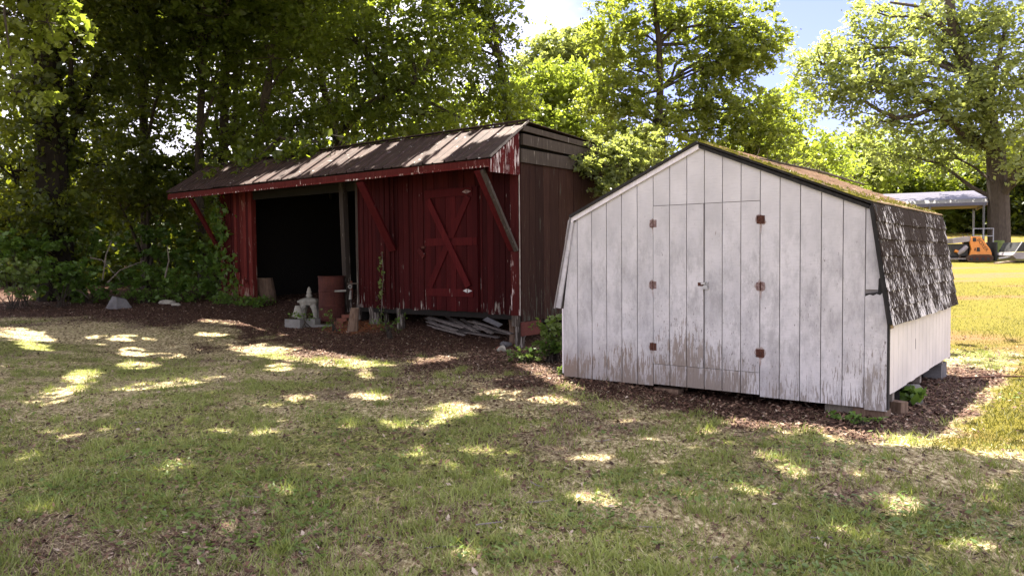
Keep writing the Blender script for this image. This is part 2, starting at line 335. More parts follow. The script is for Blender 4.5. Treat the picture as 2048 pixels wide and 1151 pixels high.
# --- barn
def redwood(name, c1, c2, wear=0., wood=((.17, .15, .13), (.34, .31, .28))):
    t = NT(name); P = t.pos(BARN); z = t.sep(P)[2]; o = t.math('MULTIPLY', t.rnd(), 40)
    cmb = t.n('ShaderNodeCombineXYZ'); t.set(cmb.inputs[0], o); ad = t.n('ShaderNodeVectorMath', operation='ADD'); t.set(ad.inputs[0], P); t.set(ad.inputs[1], cmb.outputs[0]); P2 = ad.outputs[0]
    n = t.noise(t.scale(P2, (18, 18, 1.6)), 1.6, 6, .62, dist=.3); g = t.noise(t.scale(P2, (90, 90, 4)), 1.5, 3); b = t.noise(P2, 2.4, 3)
    col = t.mix(t.mapr(n, .3, .7), c1, c2); col = t.mix(t.math('MULTIPLY', t.rnd(), .7), col, tuple(v * .45 for v in c1))
    m = t.mapr(t.math('ADD', n, t.math('ADD', t.mapr(z, .4, 1.3, .06, -.08), t.math('ADD', t.mapr(b, .3, .7, -.06, .06), wear))), .62, .66)
    col = t.mix(m, col, t.mix(t.mapr(g, .3, .7), *wood))
    return t.done(t.bsdf(col, .8, 0, t.bump(t.math('ADD', g, m), .5, .004), .08))
RED = redwood('barn_red_paint', (.030, .0038, .0042), (.056, .0075, .0075))
RED_D = redwood('barn_red_door', (.040, .004, .0048), (.068, .008, .008), -.06)
RED_B = redwood('door_brace_red', (.050, .0048, .0056), (.085, .010, .0105), -.03)
RED_W = redwood('barn_red_worn', (.065, .010, .010), (.12, .024, .020), .045, ((.4, .33, .31), (.65, .57, .55)))
RED_G = redwood('gable_red_peeling', (.07, .008, .009), (.12, .018, .016), .125, ((.5, .44, .42), (.75, .68, .66)))
RED_R = redwood('barn_red_rotten', (.075, .012, .010), (.13, .022, .018), .07, ((.15, .10, .075), (.33, .24, .19)))
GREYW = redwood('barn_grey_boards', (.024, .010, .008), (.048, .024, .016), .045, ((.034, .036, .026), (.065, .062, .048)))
BEAMW = redwood('weathered_beam', (.045, .036, .030), (.095, .078, .064), .05, ((.14, .125, .11), (.26, .235, .21)))
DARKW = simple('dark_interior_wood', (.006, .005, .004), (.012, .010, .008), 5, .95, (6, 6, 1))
def metalroof():
    t = NT('barn_metal_roof'); P = t.pos(BARN); n = t.noise(t.scale(P, (1.4, 5, 5)), 1.2, 5); f = t.noise(t.scale(P, (3.5, 1.2, 1.2)), 3.2, 6, .65); sp = t.noise(P, 9, 6, .7)
    col = t.mix(t.mapr(n, .3, .7), (.036, .023, .021), (.072, .045, .040)); col = t.mix(t.mapr(f, .5, .7, 0, .55), col, (.125, .08, .07)); col = t.mix(t.math('MULTIPLY', t.rnd(), .3), col, (.045, .032, .034))
    m = t.mapr(sp, .64, .68); col = t.mix(m, col, (.52, .48, .46))
    return t.done(t.bsdf(col, .62, .15, t.bump(f, .2, .004), .15))
ROOFM = metalroof()
CONC = simple('concrete', (.22, .215, .20), (.13, .125, .115), 7, .9, bump=.4)
CONC_L = simple('cast_stone', (.34, .33, .28), (.18, .17, .15), 9, .9, bump=.4)
ROCKM = simple('grey_rock', (.15, .145, .15), (.08, .075, .078), 5, .9, bump=.6)
CHALK = simple('pale_rock', (.40, .38, .32), (.22, .20, .17), 8, .9)
BRICKM = simple('red_brick', (.20, .075, .05), (.13, .05, .035), 14, .9)
BARREL = simple('rusty_barrel', (.038, .010, .008), (.075, .022, .015), 5, .9, det=8)
LOGM = simple('log_bark', (.10, .06, .04), (.20, .14, .10), 7, .95, (6, 6, .7), 1)
CUTW = simple('cut_wood', (.33, .25, .17), (.22, .16, .11), 12, .9)
PLANKG = simple('grey_plank', (.13, .11, .10), (.26, .23, .21), 5, .9, (3, 3, 3))
SKIRT = simple('rusty_skirt', (.06, .013, .009), (.10, .025, .015), 4, .85)

# ------------------------------------------------------------------ ground
def masks(x, y):
    rel = np.stack([np.asarray(x) - BA[0], np.asarray(y) - BA[1]], -1); bx = rel @ AX[:2]; by = rel @ BX[:2]
    rs = np.stack([np.asarray(x) - SH[0], np.asarray(y) - SH[1]], -1); sx = rs @ AX[:2]; sy = rs @ BX[:2]
    n = fbm(x, y, .55, 2); n2 = fbm(x, y, 2.1, 4)
    fr = sstep(-4.0, -1.9, by + (n - .5) * 5.0 + (n2 - .5) * 2.4) * sstep(9, 2, bx) * (1 - sstep(2, 4.5, by) * sstep(-3, 2, np.asarray(x)))
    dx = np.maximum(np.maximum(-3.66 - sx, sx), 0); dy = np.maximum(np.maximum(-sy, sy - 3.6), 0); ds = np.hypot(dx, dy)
    sh = sstep(1.2, .2, ds * (1 + .25 * sstep(-.1, .3, sx)) + (n - .5) * 1.8 + (n2 - .5) * 1.2)  # shed litter; right of the shed its dark colour also deepens the cast shadow
    # between both buildings and in front of the shed's left end
    mid = np.exp(-(((x - .6) / 2.2) ** 2 + ((y - 10.5) / 2.2) ** 2)) * .85 * sstep(.35, .6, n + .08)
    le = sstep(15.6, 17.4, y + (n - .5) * 3) * sstep(3, -1, x)
    lowl = np.exp(-(((x + 2.4) / 1.6) ** 2 + ((y - 3.9) / 1.3) ** 2)) * 1.5 + .5 * np.exp(-(((x + 3.8) / 1.2) ** 2 + ((y - 7.0) / 1.6) ** 2))
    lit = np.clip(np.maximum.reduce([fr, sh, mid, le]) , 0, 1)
    green = np.clip(sstep(.40, .66, fbm(x, y, .42, 5) * .62 + fbm(x, y, 1.5, 2) * .38 + .08 * np.exp(-(((x + 1.8) / 2.2) ** 2 + ((y - 7.2) / 2.6) ** 2)) + (n2 - .5) * .30), 0, 1) * (1 - lit)
    bare = np.clip(sstep(.47, .66, fbm(x, y, .9, 6)) * .7 + lowl, 0, 1) * (1 - green * .6)
    px, py = to_px(np.stack([x, y, gh(x, y, False)], -1))
    field = np.maximum(sstep(.35, .75, sx + (n2 - .5) * .4) * sstep(5.4, 6.6, np.asarray(y)), sstep(2.5, 4, np.asarray(x)) * sstep(11.2, 12.5, np.asarray(y)))
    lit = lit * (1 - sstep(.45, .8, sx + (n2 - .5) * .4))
    return lit, green, bare, field
xs = np.concatenate([-np.geomspace(500, 17, 24), np.arange(-16.5, 13, .16), np.geomspace(13.3, 500, 40)])
ys = np.concatenate([-np.geomspace(120, 2, 10), np.arange(-1, 24, .16), np.geomspace(24.3, 700, 60)])
X, Y = np.meshgrid(xs, ys); Z = gh(X, Y); nx, ny = len(xs), len(ys)
V = np.stack([X.ravel(), Y.ravel(), Z.ravel()], -1)
ii = np.arange(nx - 1)[None, :] + (np.arange(ny - 1) * nx)[:, None]; ii = ii.ravel()
Q = np.stack([ii, ii + 1, ii + 1 + nx, ii + nx], -1)
me = bpy.data.meshes.new('ground'); me.from_pydata(V.tolist(), [], Q.tolist()); me.polygons.foreach_set('use_smooth', [True] * len(me.polygons))
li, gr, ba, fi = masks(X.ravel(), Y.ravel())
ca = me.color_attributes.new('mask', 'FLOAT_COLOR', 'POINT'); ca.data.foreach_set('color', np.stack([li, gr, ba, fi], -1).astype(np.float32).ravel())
pc = on_ground(712, 652)
ground = link(bpy.data.objects.new('ground', me)); tag(ground, kind='structure')
def groundm():
    t = NT('ground'); P = t.pos(); a = t.n('ShaderNodeAttribute', attribute_name='mask'); s = t.n('ShaderNodeSeparateColor'); t.set(s.inputs[0], a.outputs['Color'])
    lit, grn, bare = s.outputs[0], s.outputs[1], s.outputs[2]; fld = a.outputs['Alpha']
    f1 = t.noise(P, 9, 6, .7); f2 = t.noise(P, 45, 4, .7); f3 = t.noise(P, 1.1, 4); f4 = t.noise(t.scale(P, (1, .5, 1)), 28, 5, .7)
    soil = t.ramp(f2, [(.36, (.03, .018, .012)), (.5, (.14, .095, .063)), (.66, (.38, .30, .22))])
    straw = t.ramp(f4, [(.36, (.06, .042, .022)), (.49, (.31, .245, .125)), (.62, (.75, .65, .42))])
    grass = t.ramp(f4, [(.34, (.025, .030, .007)), (.5, (.15, .155, .04)), (.66, (.46, .44, .16))])
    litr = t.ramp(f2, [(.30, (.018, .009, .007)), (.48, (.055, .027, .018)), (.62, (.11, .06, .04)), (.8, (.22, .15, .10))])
    m1 = t.mapr(t.math('ADD', grn, t.mapr(f1, .3, .7, -.3, .3)), .15, .6); col = t.mix(m1, straw, grass)
    m2 = t.mapr(t.math('ADD', bare, t.mapr(f1, .3, .7, -.4, .4)), .25, .75); col = t.mix(m2, col, soil)
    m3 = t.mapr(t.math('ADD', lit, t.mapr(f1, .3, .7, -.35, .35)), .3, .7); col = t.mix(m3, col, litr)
    fg = t.ramp(f4, [(.3, (.066, .062, .007)), (.55, (.118, .10, .012)), (.75, (.165, .14, .024))])
    clay = t.mix(t.mapr(f2, .3, .7), (.13, .066, .032), (.18, .10, .055)); m5 = t.mapr(t.noise(t.scale(P, (.35, 1, 1)), .42, 5, .6), .49, .60); fg = t.mix(t.math('MULTIPLY', m5, .8), fg, clay)
    m4 = t.math('MULTIPLY', t.mapr(t.math('ADD', fld, t.mapr(f1, .3, .7, -.3, .3)), .3, .7), t.math('SUBTRACT', 1, m3)); col = t.mix(m4, col, fg)
    d = t.n('ShaderNodeVectorMath', operation='DISTANCE'); t.set(d.inputs[0], P); d.inputs[1].default_value = tuple(pc)
    dd = t.math('ADD', d.outputs['Value'], t.mapr(f1, .3, .7, -.35, .35)); m6 = t.mapr(dd, .75, .35); col = t.mix(m6, col, t.mix(t.mapr(f2, .3, .7), (.24, .075, .03), (.36, .14, .06)))
    h = t.math('ADD', f2, t.math('MULTIPLY', f1, 1.5))
    return t.done(t.bsdf(col, .95, 0, t.bump(h, .8, .03), .15))
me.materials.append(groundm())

# --- grass blades, dry straw, fallen leaves: loose stuff on the ground
def scatter(n, x0, x1, y0, y1, dens, power=1.6):
    u = rng.random(n); y = y0 + (y1 - y0) * u ** power; half = y * .72 + .6
    x = rng.uniform(-1, 1, n) * half; k = (x > x0) & (x < x1); x, y = x[k], y[k]
    k = rng.random(len(x)) < dens(x, y); return x[k], y[k]
def outside(x, y):
    rs = np.stack([x - SH[0], y - SH[1]], -1); sx = rs @ AX[:2]; sy = rs @ BX[:2]
    rb = np.stack([x - BA[0], y - BA[1]], -1); bx = rb @ AX[:2]; by = rb @ BX[:2]
    return ~(((sx > -3.66) & (sx < 0) & (sy > 0) & (sy < 3.5)) | ((bx > -10) & (bx < 0) & (by > 0)))
def blades(name, x, y, ht, wd, mat, lean=.5, label=None, cat=None, up=0, parent=None):
    n = len(x); z = gh(x, y) - .004 + up; a = rng.uniform(0, 2 * np.pi, n); b = rng.uniform(0, 2 * np.pi, n)
    h = ht * rng.uniform(.4, 1.3, n); w = wd * rng.uniform(.6, 1.4, n); ln = lean * rng.uniform(.2, 1.6, n) * h
    B = np.stack([x, y, z], -1); d = np.stack([np.cos(a) * w, np.sin(a) * w, 0 * w], -1); tip = B + np.stack([np.cos(b) * ln, np.sin(b) * ln, h], -1)
    V = np.empty((n, 3, 3)); V[:, 0] = B - d; V[:, 1] = B + d; V[:, 2] = tip
    o = fast_mesh(name, V.reshape(-1, 3), 3, mat, parent); return tag(o, label, cat, kind='stuff')
def clump(x, y): return .12 + 1.9 * sstep(.44, .60, fbm(x, y, 3.6, 0, 3))
def dgreen(x, y):
    l, g, b, f = masks(x, y); return outside(x, y) * np.clip((.22 + .78 * g) * (1 - .93 * l) * (1 - .65 * b) * (1 - f) * clump(x, y) * .52, 0, 1)
x, y = scatter(480000, -14, 9, 3.3, 17, dgreen, 1.35)
blades('grass_blades', x, y, .036, .0042, GRASSM, .9, 'short patchy green grass growing across the shaded yard', 'grass')
def ddry(x, y):
    l, g, b, f = masks(x, y); return outside(x, y) * np.clip((1 - .6 * g) * (1 - .8 * l) * (1 - f) * (.3 + .9 * fbm(x, y, 4, 1, 2)), 0, 1)
x, y = scatter(420000, -14, 9, 3.3, 17, ddry, 1.35)
blades('dry_grass', x, y, .026, .0030, DRYG, 1.8, 'pale dry grass straw lying matted among the green', 'dry grass')
x, y = scatter(200000, 3, 30, 6, 26, lambda x, y: outside(x, y) * masks(x, y)[3] * (1 - masks(x, y)[0]) * (.35 + .65 * sstep(.40, .6, fbm(x, y, .5, 1))), 1.5)
blades('sunny_grass', x, y, .045, .005, YELG, .8, 'sunlit yellow-green grass on the open field beyond the shed', 'grass')
def flat_leaves(name, x, y, s, mat, label, cat, tilt=.35, up=.008, sides=4):
    n = len(x); a = rng.uniform(0, 2 * np.pi, n); s = s * rng.uniform(.5, 1.4, n); z = gh(x, y) + up + rng.random(n) * .012
    c0 = np.stack([x, y, z], -1); u = np.stack([np.cos(a), np.sin(a), rng.normal(0, tilt, n)], -1) * s[:, None]; w = rng.uniform(.35, .7, n)
    v = np.stack([-np.sin(a), np.cos(a), rng.normal(0, tilt, n)], -1) * (s * w)[:, None]
    V = np.empty((n, 4, 3)); V[:, 0] = c0 - u; V[:, 1] = c0 + v; V[:, 2] = c0 + u; V[:, 3] = c0 - v; V[:, :, 2] = np.maximum(V[:, :, 2], (z - .01)[:, None])
    return tag(fast_mesh(name, V.reshape(-1, 3), 4, mat), label, cat, kind='stuff')
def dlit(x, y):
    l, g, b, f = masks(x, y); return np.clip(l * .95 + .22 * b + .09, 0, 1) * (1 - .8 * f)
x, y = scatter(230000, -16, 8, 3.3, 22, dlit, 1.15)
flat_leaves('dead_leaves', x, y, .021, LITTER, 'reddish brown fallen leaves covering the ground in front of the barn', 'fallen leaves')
def dclo(x, y): return outside(x, y) * (sstep(.50, .62, fbm(x, y, 1.3, 7)) * sstep(11, 4.5, y)) * (1 - masks(x, y)[0]) * .9
x, y = scatter(30000, -6, 7, 3.3, 9, dclo, 1.2)
flat_leaves('clover_patches', x, y, .019, CLOVER, 'low clover and broadleaf weeds dotted through the near lawn', 'clover', .35, .02)
def tufts(n, x0, x1, y0, y1):
    XX = []; YY = []
    for _ in range(n):
        yy = y0 + (y1 - y0) * random.random() ** 1.3; xx = random.uniform(x0, x1) * yy / 6; k = random.randint(25, 70); s = random.uniform(.03, .09)
        l, g, b, f = masks(np.array([xx]), np.array([yy]))
        if l[0] > .6 or f[0] > .5: continue
        XX.append(rng.normal(xx, s, k)); YY.append(rng.normal(yy, s, k))
    return np.concatenate(XX), np.concatenate(YY)
x, y = tufts(900, -4.2, 4.2, 3.5, 13); k = outside(x, y)
blades('grass_tufts', x[k], y[k], .075, .0045, GRASSM, .8, 'taller fresh green grass tufts standing out of the patchy lawn', 'grass tufts')

# ------------------------------------------------------------------ white shed
OUT = [(0, .10), (0, .92), (-.15, 2.02), (-1.88, 2.751), (-3.51, 2.02), (-3.66, .92), (-3.66, .10)]
def clip(poly, a, b, c):
    """keep a*x+b*z<=c"""
    o = []
    for i in range(len(poly)):
        p, q = poly[i], poly[(i + 1) % len(poly)]; dp = a * p[0] + b * p[1] - c; dq = a * q[0] + b * q[1] - c
        if dp <= 0: o.append(p)
        if dp * dq < 0: t = dp / (dp - dq); o.append((p[0] + (q[0] - p[0]) * t, p[1] + (q[1] - p[1]) * t))
    return o
def strip(x0, x1, z0, z1):
    p = clip(OUT, -1, 0, -x0); p = clip(p, 1, 0, x1); p = clip(p, 0, -1, -z0); return clip(p, 0, 1, z1)
G = .2032; gp = .0045
MB().prism([(-.01, .14), (-.01, .92), (-.16, 2.0), (-1.88, 2.73), (-3.5, 2.0), (-3.65, .92), (-3.65, .14)], .016, .05).build('wall_backing', GROOVE, SHED)
DT, DB = 2.12, .352
doors = [MB().prism([(-1.222, DB), (-1.222, DT), (-1.824, DT), (-1.824, DB)], .0125, .0155).build('door', GROOVE, SHED),
         MB().prism([(-1.838, DB), (-1.838, DT), (-2.436, DT), (-2.436, DB)], .0125, .0155).build('door', GROOVE, SHED)]
for k in range(18):
    x1, x0 = -k * G - gp, -(k + 1) * G + gp
    if k == 0: x1 = 0
    if k == 17: x0 = -3.66
    if 6 <= k < 12:
        MB().prism(strip(x0, x1, DT + .007, 9), 0, .012).build('siding_board', WHITE, SHED)
        MB().prism(strip(x0 + (.004 if k == 8 else 0), x1 - (.005 if k == 9 else 0), DB, DT), -.002 - .005 * (k > 8), .011).build('siding_board', WHITE, doors[0 if k < 9 else 1])
        MB().prism(strip(x0, x1, .12, DB - .006), 0, .012).build('siding_board', WHITE, SHED)
    elif k == 0:
        MB().prism(strip(x0, x1, 1.23, 9), 0, .012).build('siding_board', WHITE, SHED)
    else: MB().prism(strip(x0, x1, .10, 9), 0, .012).build('siding_board', WHITE, SHED)
# split replacement board on the right corner with a broken top
top = [(-.002, 1.19), (-.03, 1.185), (-.05, 1.20), (-.07, 1.178), (-.10, 1.19), (-.13, 1.172), (-.16, 1.183), (-.2, 1.165)]
o = MB().prism([(0, .085), *top, (-.2, .085)], -.014, .0).build('corner_board', WHITE_W, SHED); o['label'] = 'heavily peeling corner board with broken top'
MB().prism([(-.02, 1.19), (-.09, 1.19), (-.085, 1.33), (-.055, 1.36), (-.02, 1.34)], -.004, -.001).build('rot_stain', BLACK, SHED)
MB().prism([(-.0, 1.17), (-.2, 1.155), (-.2, 1.19), (-.1, 1.205), (0, 1.20)], -.0005, .012).build('rot_gap', BLACK, SHED)
MB().box(-.004, .014, -.016, .03, .10, .93).build('corner_trim', BLACK, SHED)
MB().box(-3.674, -3.66, -.012, .03, .14, .93).build('corner_trim', WHITE_C, SHED)
# side wall siding, fading back from the right front corner
SP = [0.03]
while SP[-1] < 3.5: SP.append(min(3.5, SP[-1] + G))
MB().box(-.045, -.02, .03, 3.5, .26, 1.0).build('wall_backing', GROOVE, SHED)
for i in range(len(SP) - 1):
    MB().box(-.014, .004, SP[i] + .004, SP[i + 1] - .004, .235 + random.uniform(-.006, .006), 1.0).build('siding_board', SIDEW, SHED)
MB().box(.0045, .0055, 1.255, 1.27, .55, .66).build('split', BLACK, SHED)
o = MB().box(.004, .018, .031, .15, .86, .925).build('trim_block', CUTW, SHED)
MB().box(-3.65, -3.62, .03, 3.5, .2, 1.0).build('side_wall', WHITE_C, SHED)
MB().prism([(0, .2), (0, .92), (-.15, 2.02), (-1.88, 2.74), (-3.51, 2.02), (-3.66, .92), (-3.66, .2)], 3.5, 3.52).build('rear_wall', WHITE_C, SHED)
MB().box(-3.6, -.05, .06, 3.45, .2, .24).build('floor_deck', DARKW, SHED)
for yy in (.35, 1.7, 3.1): MB().box(-3.6, -.03, yy, yy + .09, .12, .2).build('skid_beam', PLANKG, SHED)
# roof decks: real slabs, shingles on top
def slab(name, p, q, th, y0, y1, mat):
    p = np.array(p, float); q = np.array(q, float); d = (q - p) / np.linalg.norm(q - p); n = np.array([-d[1], d[0]]);
    if n[1] < 0 and abs(n[1]) > .35: n = -n
    P_ = [tuple(p), tuple(q), tuple(q + n * th), tuple(p + n * th)]
    return MB().prism(P_, y0, y1).build(name, mat, SHED)
K = (-.145, 2.035); BT = (.035, .905); AP = (-1.88, 2.765); KL = (-3.515, 2.035); BL = (-3.755, .93)
slab('roof_deck', K, AP, .02, -.07, 3.6, BLACK); slab('roof_deck', KL, AP, .028, -.07, 3.6, BLACK)
d = np.array(BT) - np.array(K); nn = np.array([-d[1], d[0]]) / np.linalg.norm(d); nn = nn if nn[0] > 0 else -nn
MB().prism([K, BT, tuple(np.array(BT) + nn * .02), tuple(np.array(K) + nn * .02)], -.07, 3.6).build('roof_deck', BLACK, SHED)
dl = np.array(BL) - np.array(KL); nl = np.array([-dl[1], dl[0]]) / np.linalg.norm(dl); nl = nl if nl[0] < 0 else -nl
MB().prism([KL, BL, tuple(np.array(BL) + nl * .02), tuple(np.array(KL) + nl * .02)], -.05, 3.6).build('roof_deck', GROOVE, SHED)
# rake boards
MB().bar((-3.53, -.02, 2.0), (-1.88, -.02, 2.735), .05, .03).build('rake_board', WHITE_C, SHED)
MB().bar((-1.88, -.02, 2.735), (-.17, -.02, 2.01), .035, .03).build('rake_board', BLACK, SHED)
MB().bar((-.135, -.035, 2.02), (.03, -.035, .915), .05, .06).build('rake_board', BLACK, SHED)
MB().bar((-3.525, -.022, 2.0), (-3.725, -.022, .94), .075, .022).build('rake_board', WHITE_W, SHED)
MB().box(-3.56, -3.47, -.032, -.005, 1.985, 2.01).build('rake_nail_plate', BLACK, SHED)
# shingles
def shingles(p, q, rows, mat, nrm, y0=-.085, y1=3.62, w=.31):
    p = np.array(p, float); q = np.array(q, float); L_ = np.linalg.norm(q - p); d = (q - p) / L_; base = None
    ang = math.atan2(-d[1], d[0])  # slope of the falling side
    hgt = L_ / rows
    vs = []; cols = int((y1 - y0) / w) + 1
    for r_ in range(rows):
        for c_ in range(cols + 1):
            ya = y0 + (c_ - (r_ % 2) * .5) * w; yb = ya + w - .008; ya = max(ya, y0 + random.uniform(-.006, .004)); yb = min(yb, y1)
            if yb - ya < .04: continue
            s0 = L_ - r_ * hgt + .012 + random.uniform(-.006, .006); s1 = s0 - hgt - .03
            a_ = p + d * s0 + nrm * (.037 + random.uniform(0, .005)); b_ = p + d * max(s1, 0) + nrm * .0225
            a2 = a_ - nrm * .014; b2 = b_ - nrm * .002
            mesh('shingle', [(a_[0], ya, a_[1]), (a_[0], yb, a_[1]), (b_[0], yb, b_[1]), (b_[0], ya, b_[1]), (a2[0], ya, a2[1]), (a2[0], yb, a2[1]), (b2[0], yb, b2[1]), (b2[0], ya, b2[1])],
                 [(0, 1, 2, 3), (7, 6, 5, 4), (0, 4, 5, 1), (1, 5, 6, 2), (2, 6, 7, 3), (3, 7, 4, 0)], mat, SHED)
shingles(K, BT, 7, SHING, nn)
du = np.array(K) - np.array(AP); nu = np.array([-du[1], du[0]]) / np.linalg.norm(du); nu = nu if nu[1] > 0 else -nu
shingles(AP, K, 12, SHING_M, nu)
# moss cushions creeping over the front rake and the kink
def moss_mesh():
    Pm = []
    for i in range(900):
        if random.random() < .5: f = random.random() ** .8; y_ = -.08 + abs(random.gauss(0, .07))
        else: f = 1 - abs(random.gauss(0, .10)); y_ = random.uniform(-.08, 3.6); f = max(0, f)
        p = np.array(AP) * (1 - f) + np.array(K) * f + nu * .033; Pm.append((p[0], y_, p[1]))
    P_ = np.array(Pm); n = len(P_); V = np.empty((n, 3, 3)); a = rng.uniform(0, 6.28, n); w = rng.uniform(.008, .022, n)
    V[:, 0] = P_ + np.stack([np.cos(a) * w, np.sin(a) * w, 0 * w], -1); V[:, 1] = P_ - np.stack([np.cos(a) * w, np.sin(a) * w, 0 * w], -1); V[:, 2] = P_ + np.stack([rng.normal(0, .008, n), rng.normal(0, .008, n), rng.uniform(.008, .03, n)], -1)
    return fast_mesh('moss', V.reshape(-1, 3), 3, YELG, SHED)
tag(moss_mesh(), kind='stuff')
# hinges
def hinge(x, z, mat, tilt=0):
    h = MB(); h.box(x - .042, x - .007, -.008, -.0025, z - .042, z + .042); h.box(x + .007, x + .042, -.008, -.0025, z - .042, z + .042)
    st = [(x + math.cos(a_ * .45) * random.uniform(.045, .068), z + math.sin(a_ * .45) * random.uniform(.045, .075)) for a_ in range(14)]
    MB().prism(st, -.0024, -.0021).build('rust_stain', RUSTS, SHED)
    MB().prism([(x - .012, z - .04), (x + .014, z - .04), (x + .006, z - .11 - random.random() * .05), (x + .001, z - .10), (x - .005, z - .15)], -.0026, -.0023).build('rust_run', RUSTS, SHED)
    o = h.build('hinge', mat, SHED); pin = MB().tube([(x, -.009, z - .046), (x, -.009, z + .046)], [.006, .006], 6).build('hinge_pin', RUST, o)
    for a_ in (-.026, .026):
        for b_ in (-.026, .026): pass
for x_, z_, m_ in ((-2.436, 1.927, RUSTW), (-1.212, 1.928, RUST), (-2.438, 1.238, RUSTW), (-1.212, 1.244, RUSTW), (-2.438, .542, RUST), (-1.214, .551, RUST)): hinge(x_, z_, m_)
o = MB().box(-1.90, -1.835, -.009, -.003, 1.235, 1.275).build('hasp', RUST, SHED)
MB().bar((-1.86, -.014, 1.262), (-1.775, -.014, 1.272), .022, .01).build('hasp_strap', STEEL, o)
pl = MB(); pl.box(-1.825, -1.775, -.04, -.015, 1.205, 1.245); pl.tube([(-1.815, -.027, 1.243), (-1.812, -.027, 1.27), (-1.80, -.027, 1.278), (-1.788, -.027, 1.27), (-1.785, -.027, 1.243)], [.005] * 5, 6)
tag(pl.build('padlock', STEEL), 'small silver padlock hanging on the white double doors', 'padlock'); bpy.data.objects['padlock'].location = tuple(SH); bpy.data.objects['padlock'].rotation_euler = (0, 0, ROT)

# ------------------------------------------------------------------ red barn (local x runs right, y back)
FZ, EZ, RZ, RT = .52, 3.30, 4.05, .23
def roofz(y):  # underside of roof
    return np.interp(y, [-.86, RT, 5.0], [EZ, RZ, 3.78])
def bar(name, x0, x1, y0, y1, z0, z1, mat, parent=BARN): return MB().box(x0, x1, y0, y1, z0, z1).build(name, mat, parent)
# front wall boards, right room
DX0, DX1 = -2.372, -.978
x_ = -.2
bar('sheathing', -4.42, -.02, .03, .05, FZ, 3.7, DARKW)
while x_ > -4.42:
    w = random.choice([.13, .145, .16, .115]); x2 = max(x_ - w, -4.43); zb = FZ - random.uniform(0, .04)
    inset = random.choice([0, .0, .012])
    if x2 >= DX1 or x_ <= DX0 + .0: bar('wall_board', x2 + .004, x_ - .003, inset, .03, zb, 3.72, RED)
    else:
        if x_ > DX1: bar('wall_board', DX1 + .003, x_ - .003, inset, .03, zb, 3.72, RED)
        if x2 < DX0: bar('wall_board', x2 + .004, DX0 - .003, inset, .03, zb, 3.72, RED)
        bar('wall_board', max(x2, DX0) + .004, min(x_, DX1) - .003, inset, .03, 2.93, 3.72, RED)
    # battens cover some joints
    if random.random() < .45 and not (DX0 - .05 < x2 < DX1 + .05): bar('batten', x2 - .02, x2 + .02, -.014, inset - .0005, zb + .01, 3.7, RED)
    x_ = x2
bar('corner_board', -.2, 0, -.016, .03, FZ - .04, 3.55, RED_W)
bar('corner_flashing', .0, .012, -.018, .0, FZ - .04, 3.08, RUSTW if False else CONC_L)
bar('wall_edge_trim', -4.50, -4.43, -.02, .05, .22, 3.6, BEAMW)
# door
DOOR = bar('door', DX0 + .004, DX1 - .004, -.012, .028, FZ, 2.925, RED_D)
n = 10; wd = (DX1 - DX0 - .01) / n
for i in range(n): bar('door_board', DX0 + .005 + i * wd + .003, DX0 + .005 + (i + 1) * wd - .003, -.034 - (i % 2) * .006, -.0125, FZ - .01 * random.random(), 2.92, RED_D, DOOR)
for z0, z1 in ((2.76, 2.91), (1.80, 1.95), (.80, .95)): bar('door_rail', DX0 + .02, DX1 - .12, -.062, -.041, z0, z1, RED_B, DOOR)
bar('door_rail', DX1 - .117, DX1 - .01, -.060, -.041, 1.805, 1.945, RED_B, DOOR)
MB().bar((DX0 + .12, -.073, 2.72), (DX1 - .22, -.073, 1.0), .14, .02).build('door_brace', RED_B, DOOR)
MB().bar((DX1 - .22, -.053, 2.74), (DX0 + .12, -.053, .97), .14, .018).build('door_brace', RED_B, DOOR)
def strap(z):
    h = MB(); h.prism([(-1.34, z), (-1.25, z + .035), (-1.235, z + .035), (-1.235, z - .035), (-1.25, z - .035)], -.071, -.0632); h.prism([(-1.225, z + .035), (-1.21, z + .035), (-1.11, z), (-1.21, z - .035), (-1.225, z - .035)], -.071, -.0632)
    o = h.build('strap_hinge', STEEL if z < 2 else RUSTW, DOOR); MB().tube([(-1.23, -.072, z - .045), (-1.23, -.072, z + .045)], [.009, .009], 6).build('hinge_pin', RUST, o)
strap(2.83); strap(.92)
MB().bar((-2.56, -.045, 1.74), (-2.40, -.05, 1.58), .10, .02).build('door_handle', RED_W, DOOR)
MB().box(-2.46, -2.38, -.06, -.035, 1.755, 1.80).build('door_latch', RUST, DOOR)
# left narrow wall
x_ = -8.5
bar('sheathing', -9.72, -8.52, .03, .05, .5, 3.7, DARKW)
while x_ > -9.72:
    w = random.choice([.14, .17, .12]); x2 = max(x_ - w, -9.74); bar('wall_board', x2 + .004, x_ - .003, random.uniform(-.004, .012), .03, ghf(*loc(BA, x_, 0)[:2]) + random.uniform(-.02, .05), 3.72, random.choice([RED, RED_R])); x_ = x2
bar('end_post', -9.80, -9.70, -.02, .12, .35, 3.6, RED_R); bar('end_post', -8.52, -8.38, -.03, .1, .30, 3.6, RED_R)
def rough_board(x0, x1, z0, z1, mat, name='rotten_board'):
    n = 7; P_ = [(x0 + (x1 - x0) * i / n, z1 + random.uniform(-.12, .1)) for i in range(n + 1)]; MB().prism([(x0, z0)] + P_ + [(x1, z0)], -.035, -.021).build(name, mat, BARN)
for i in range(6): rough_board(-9.72 + i * .2, -9.54 + i * .2, .4, .95 + .25 * random.random(), RED_R)
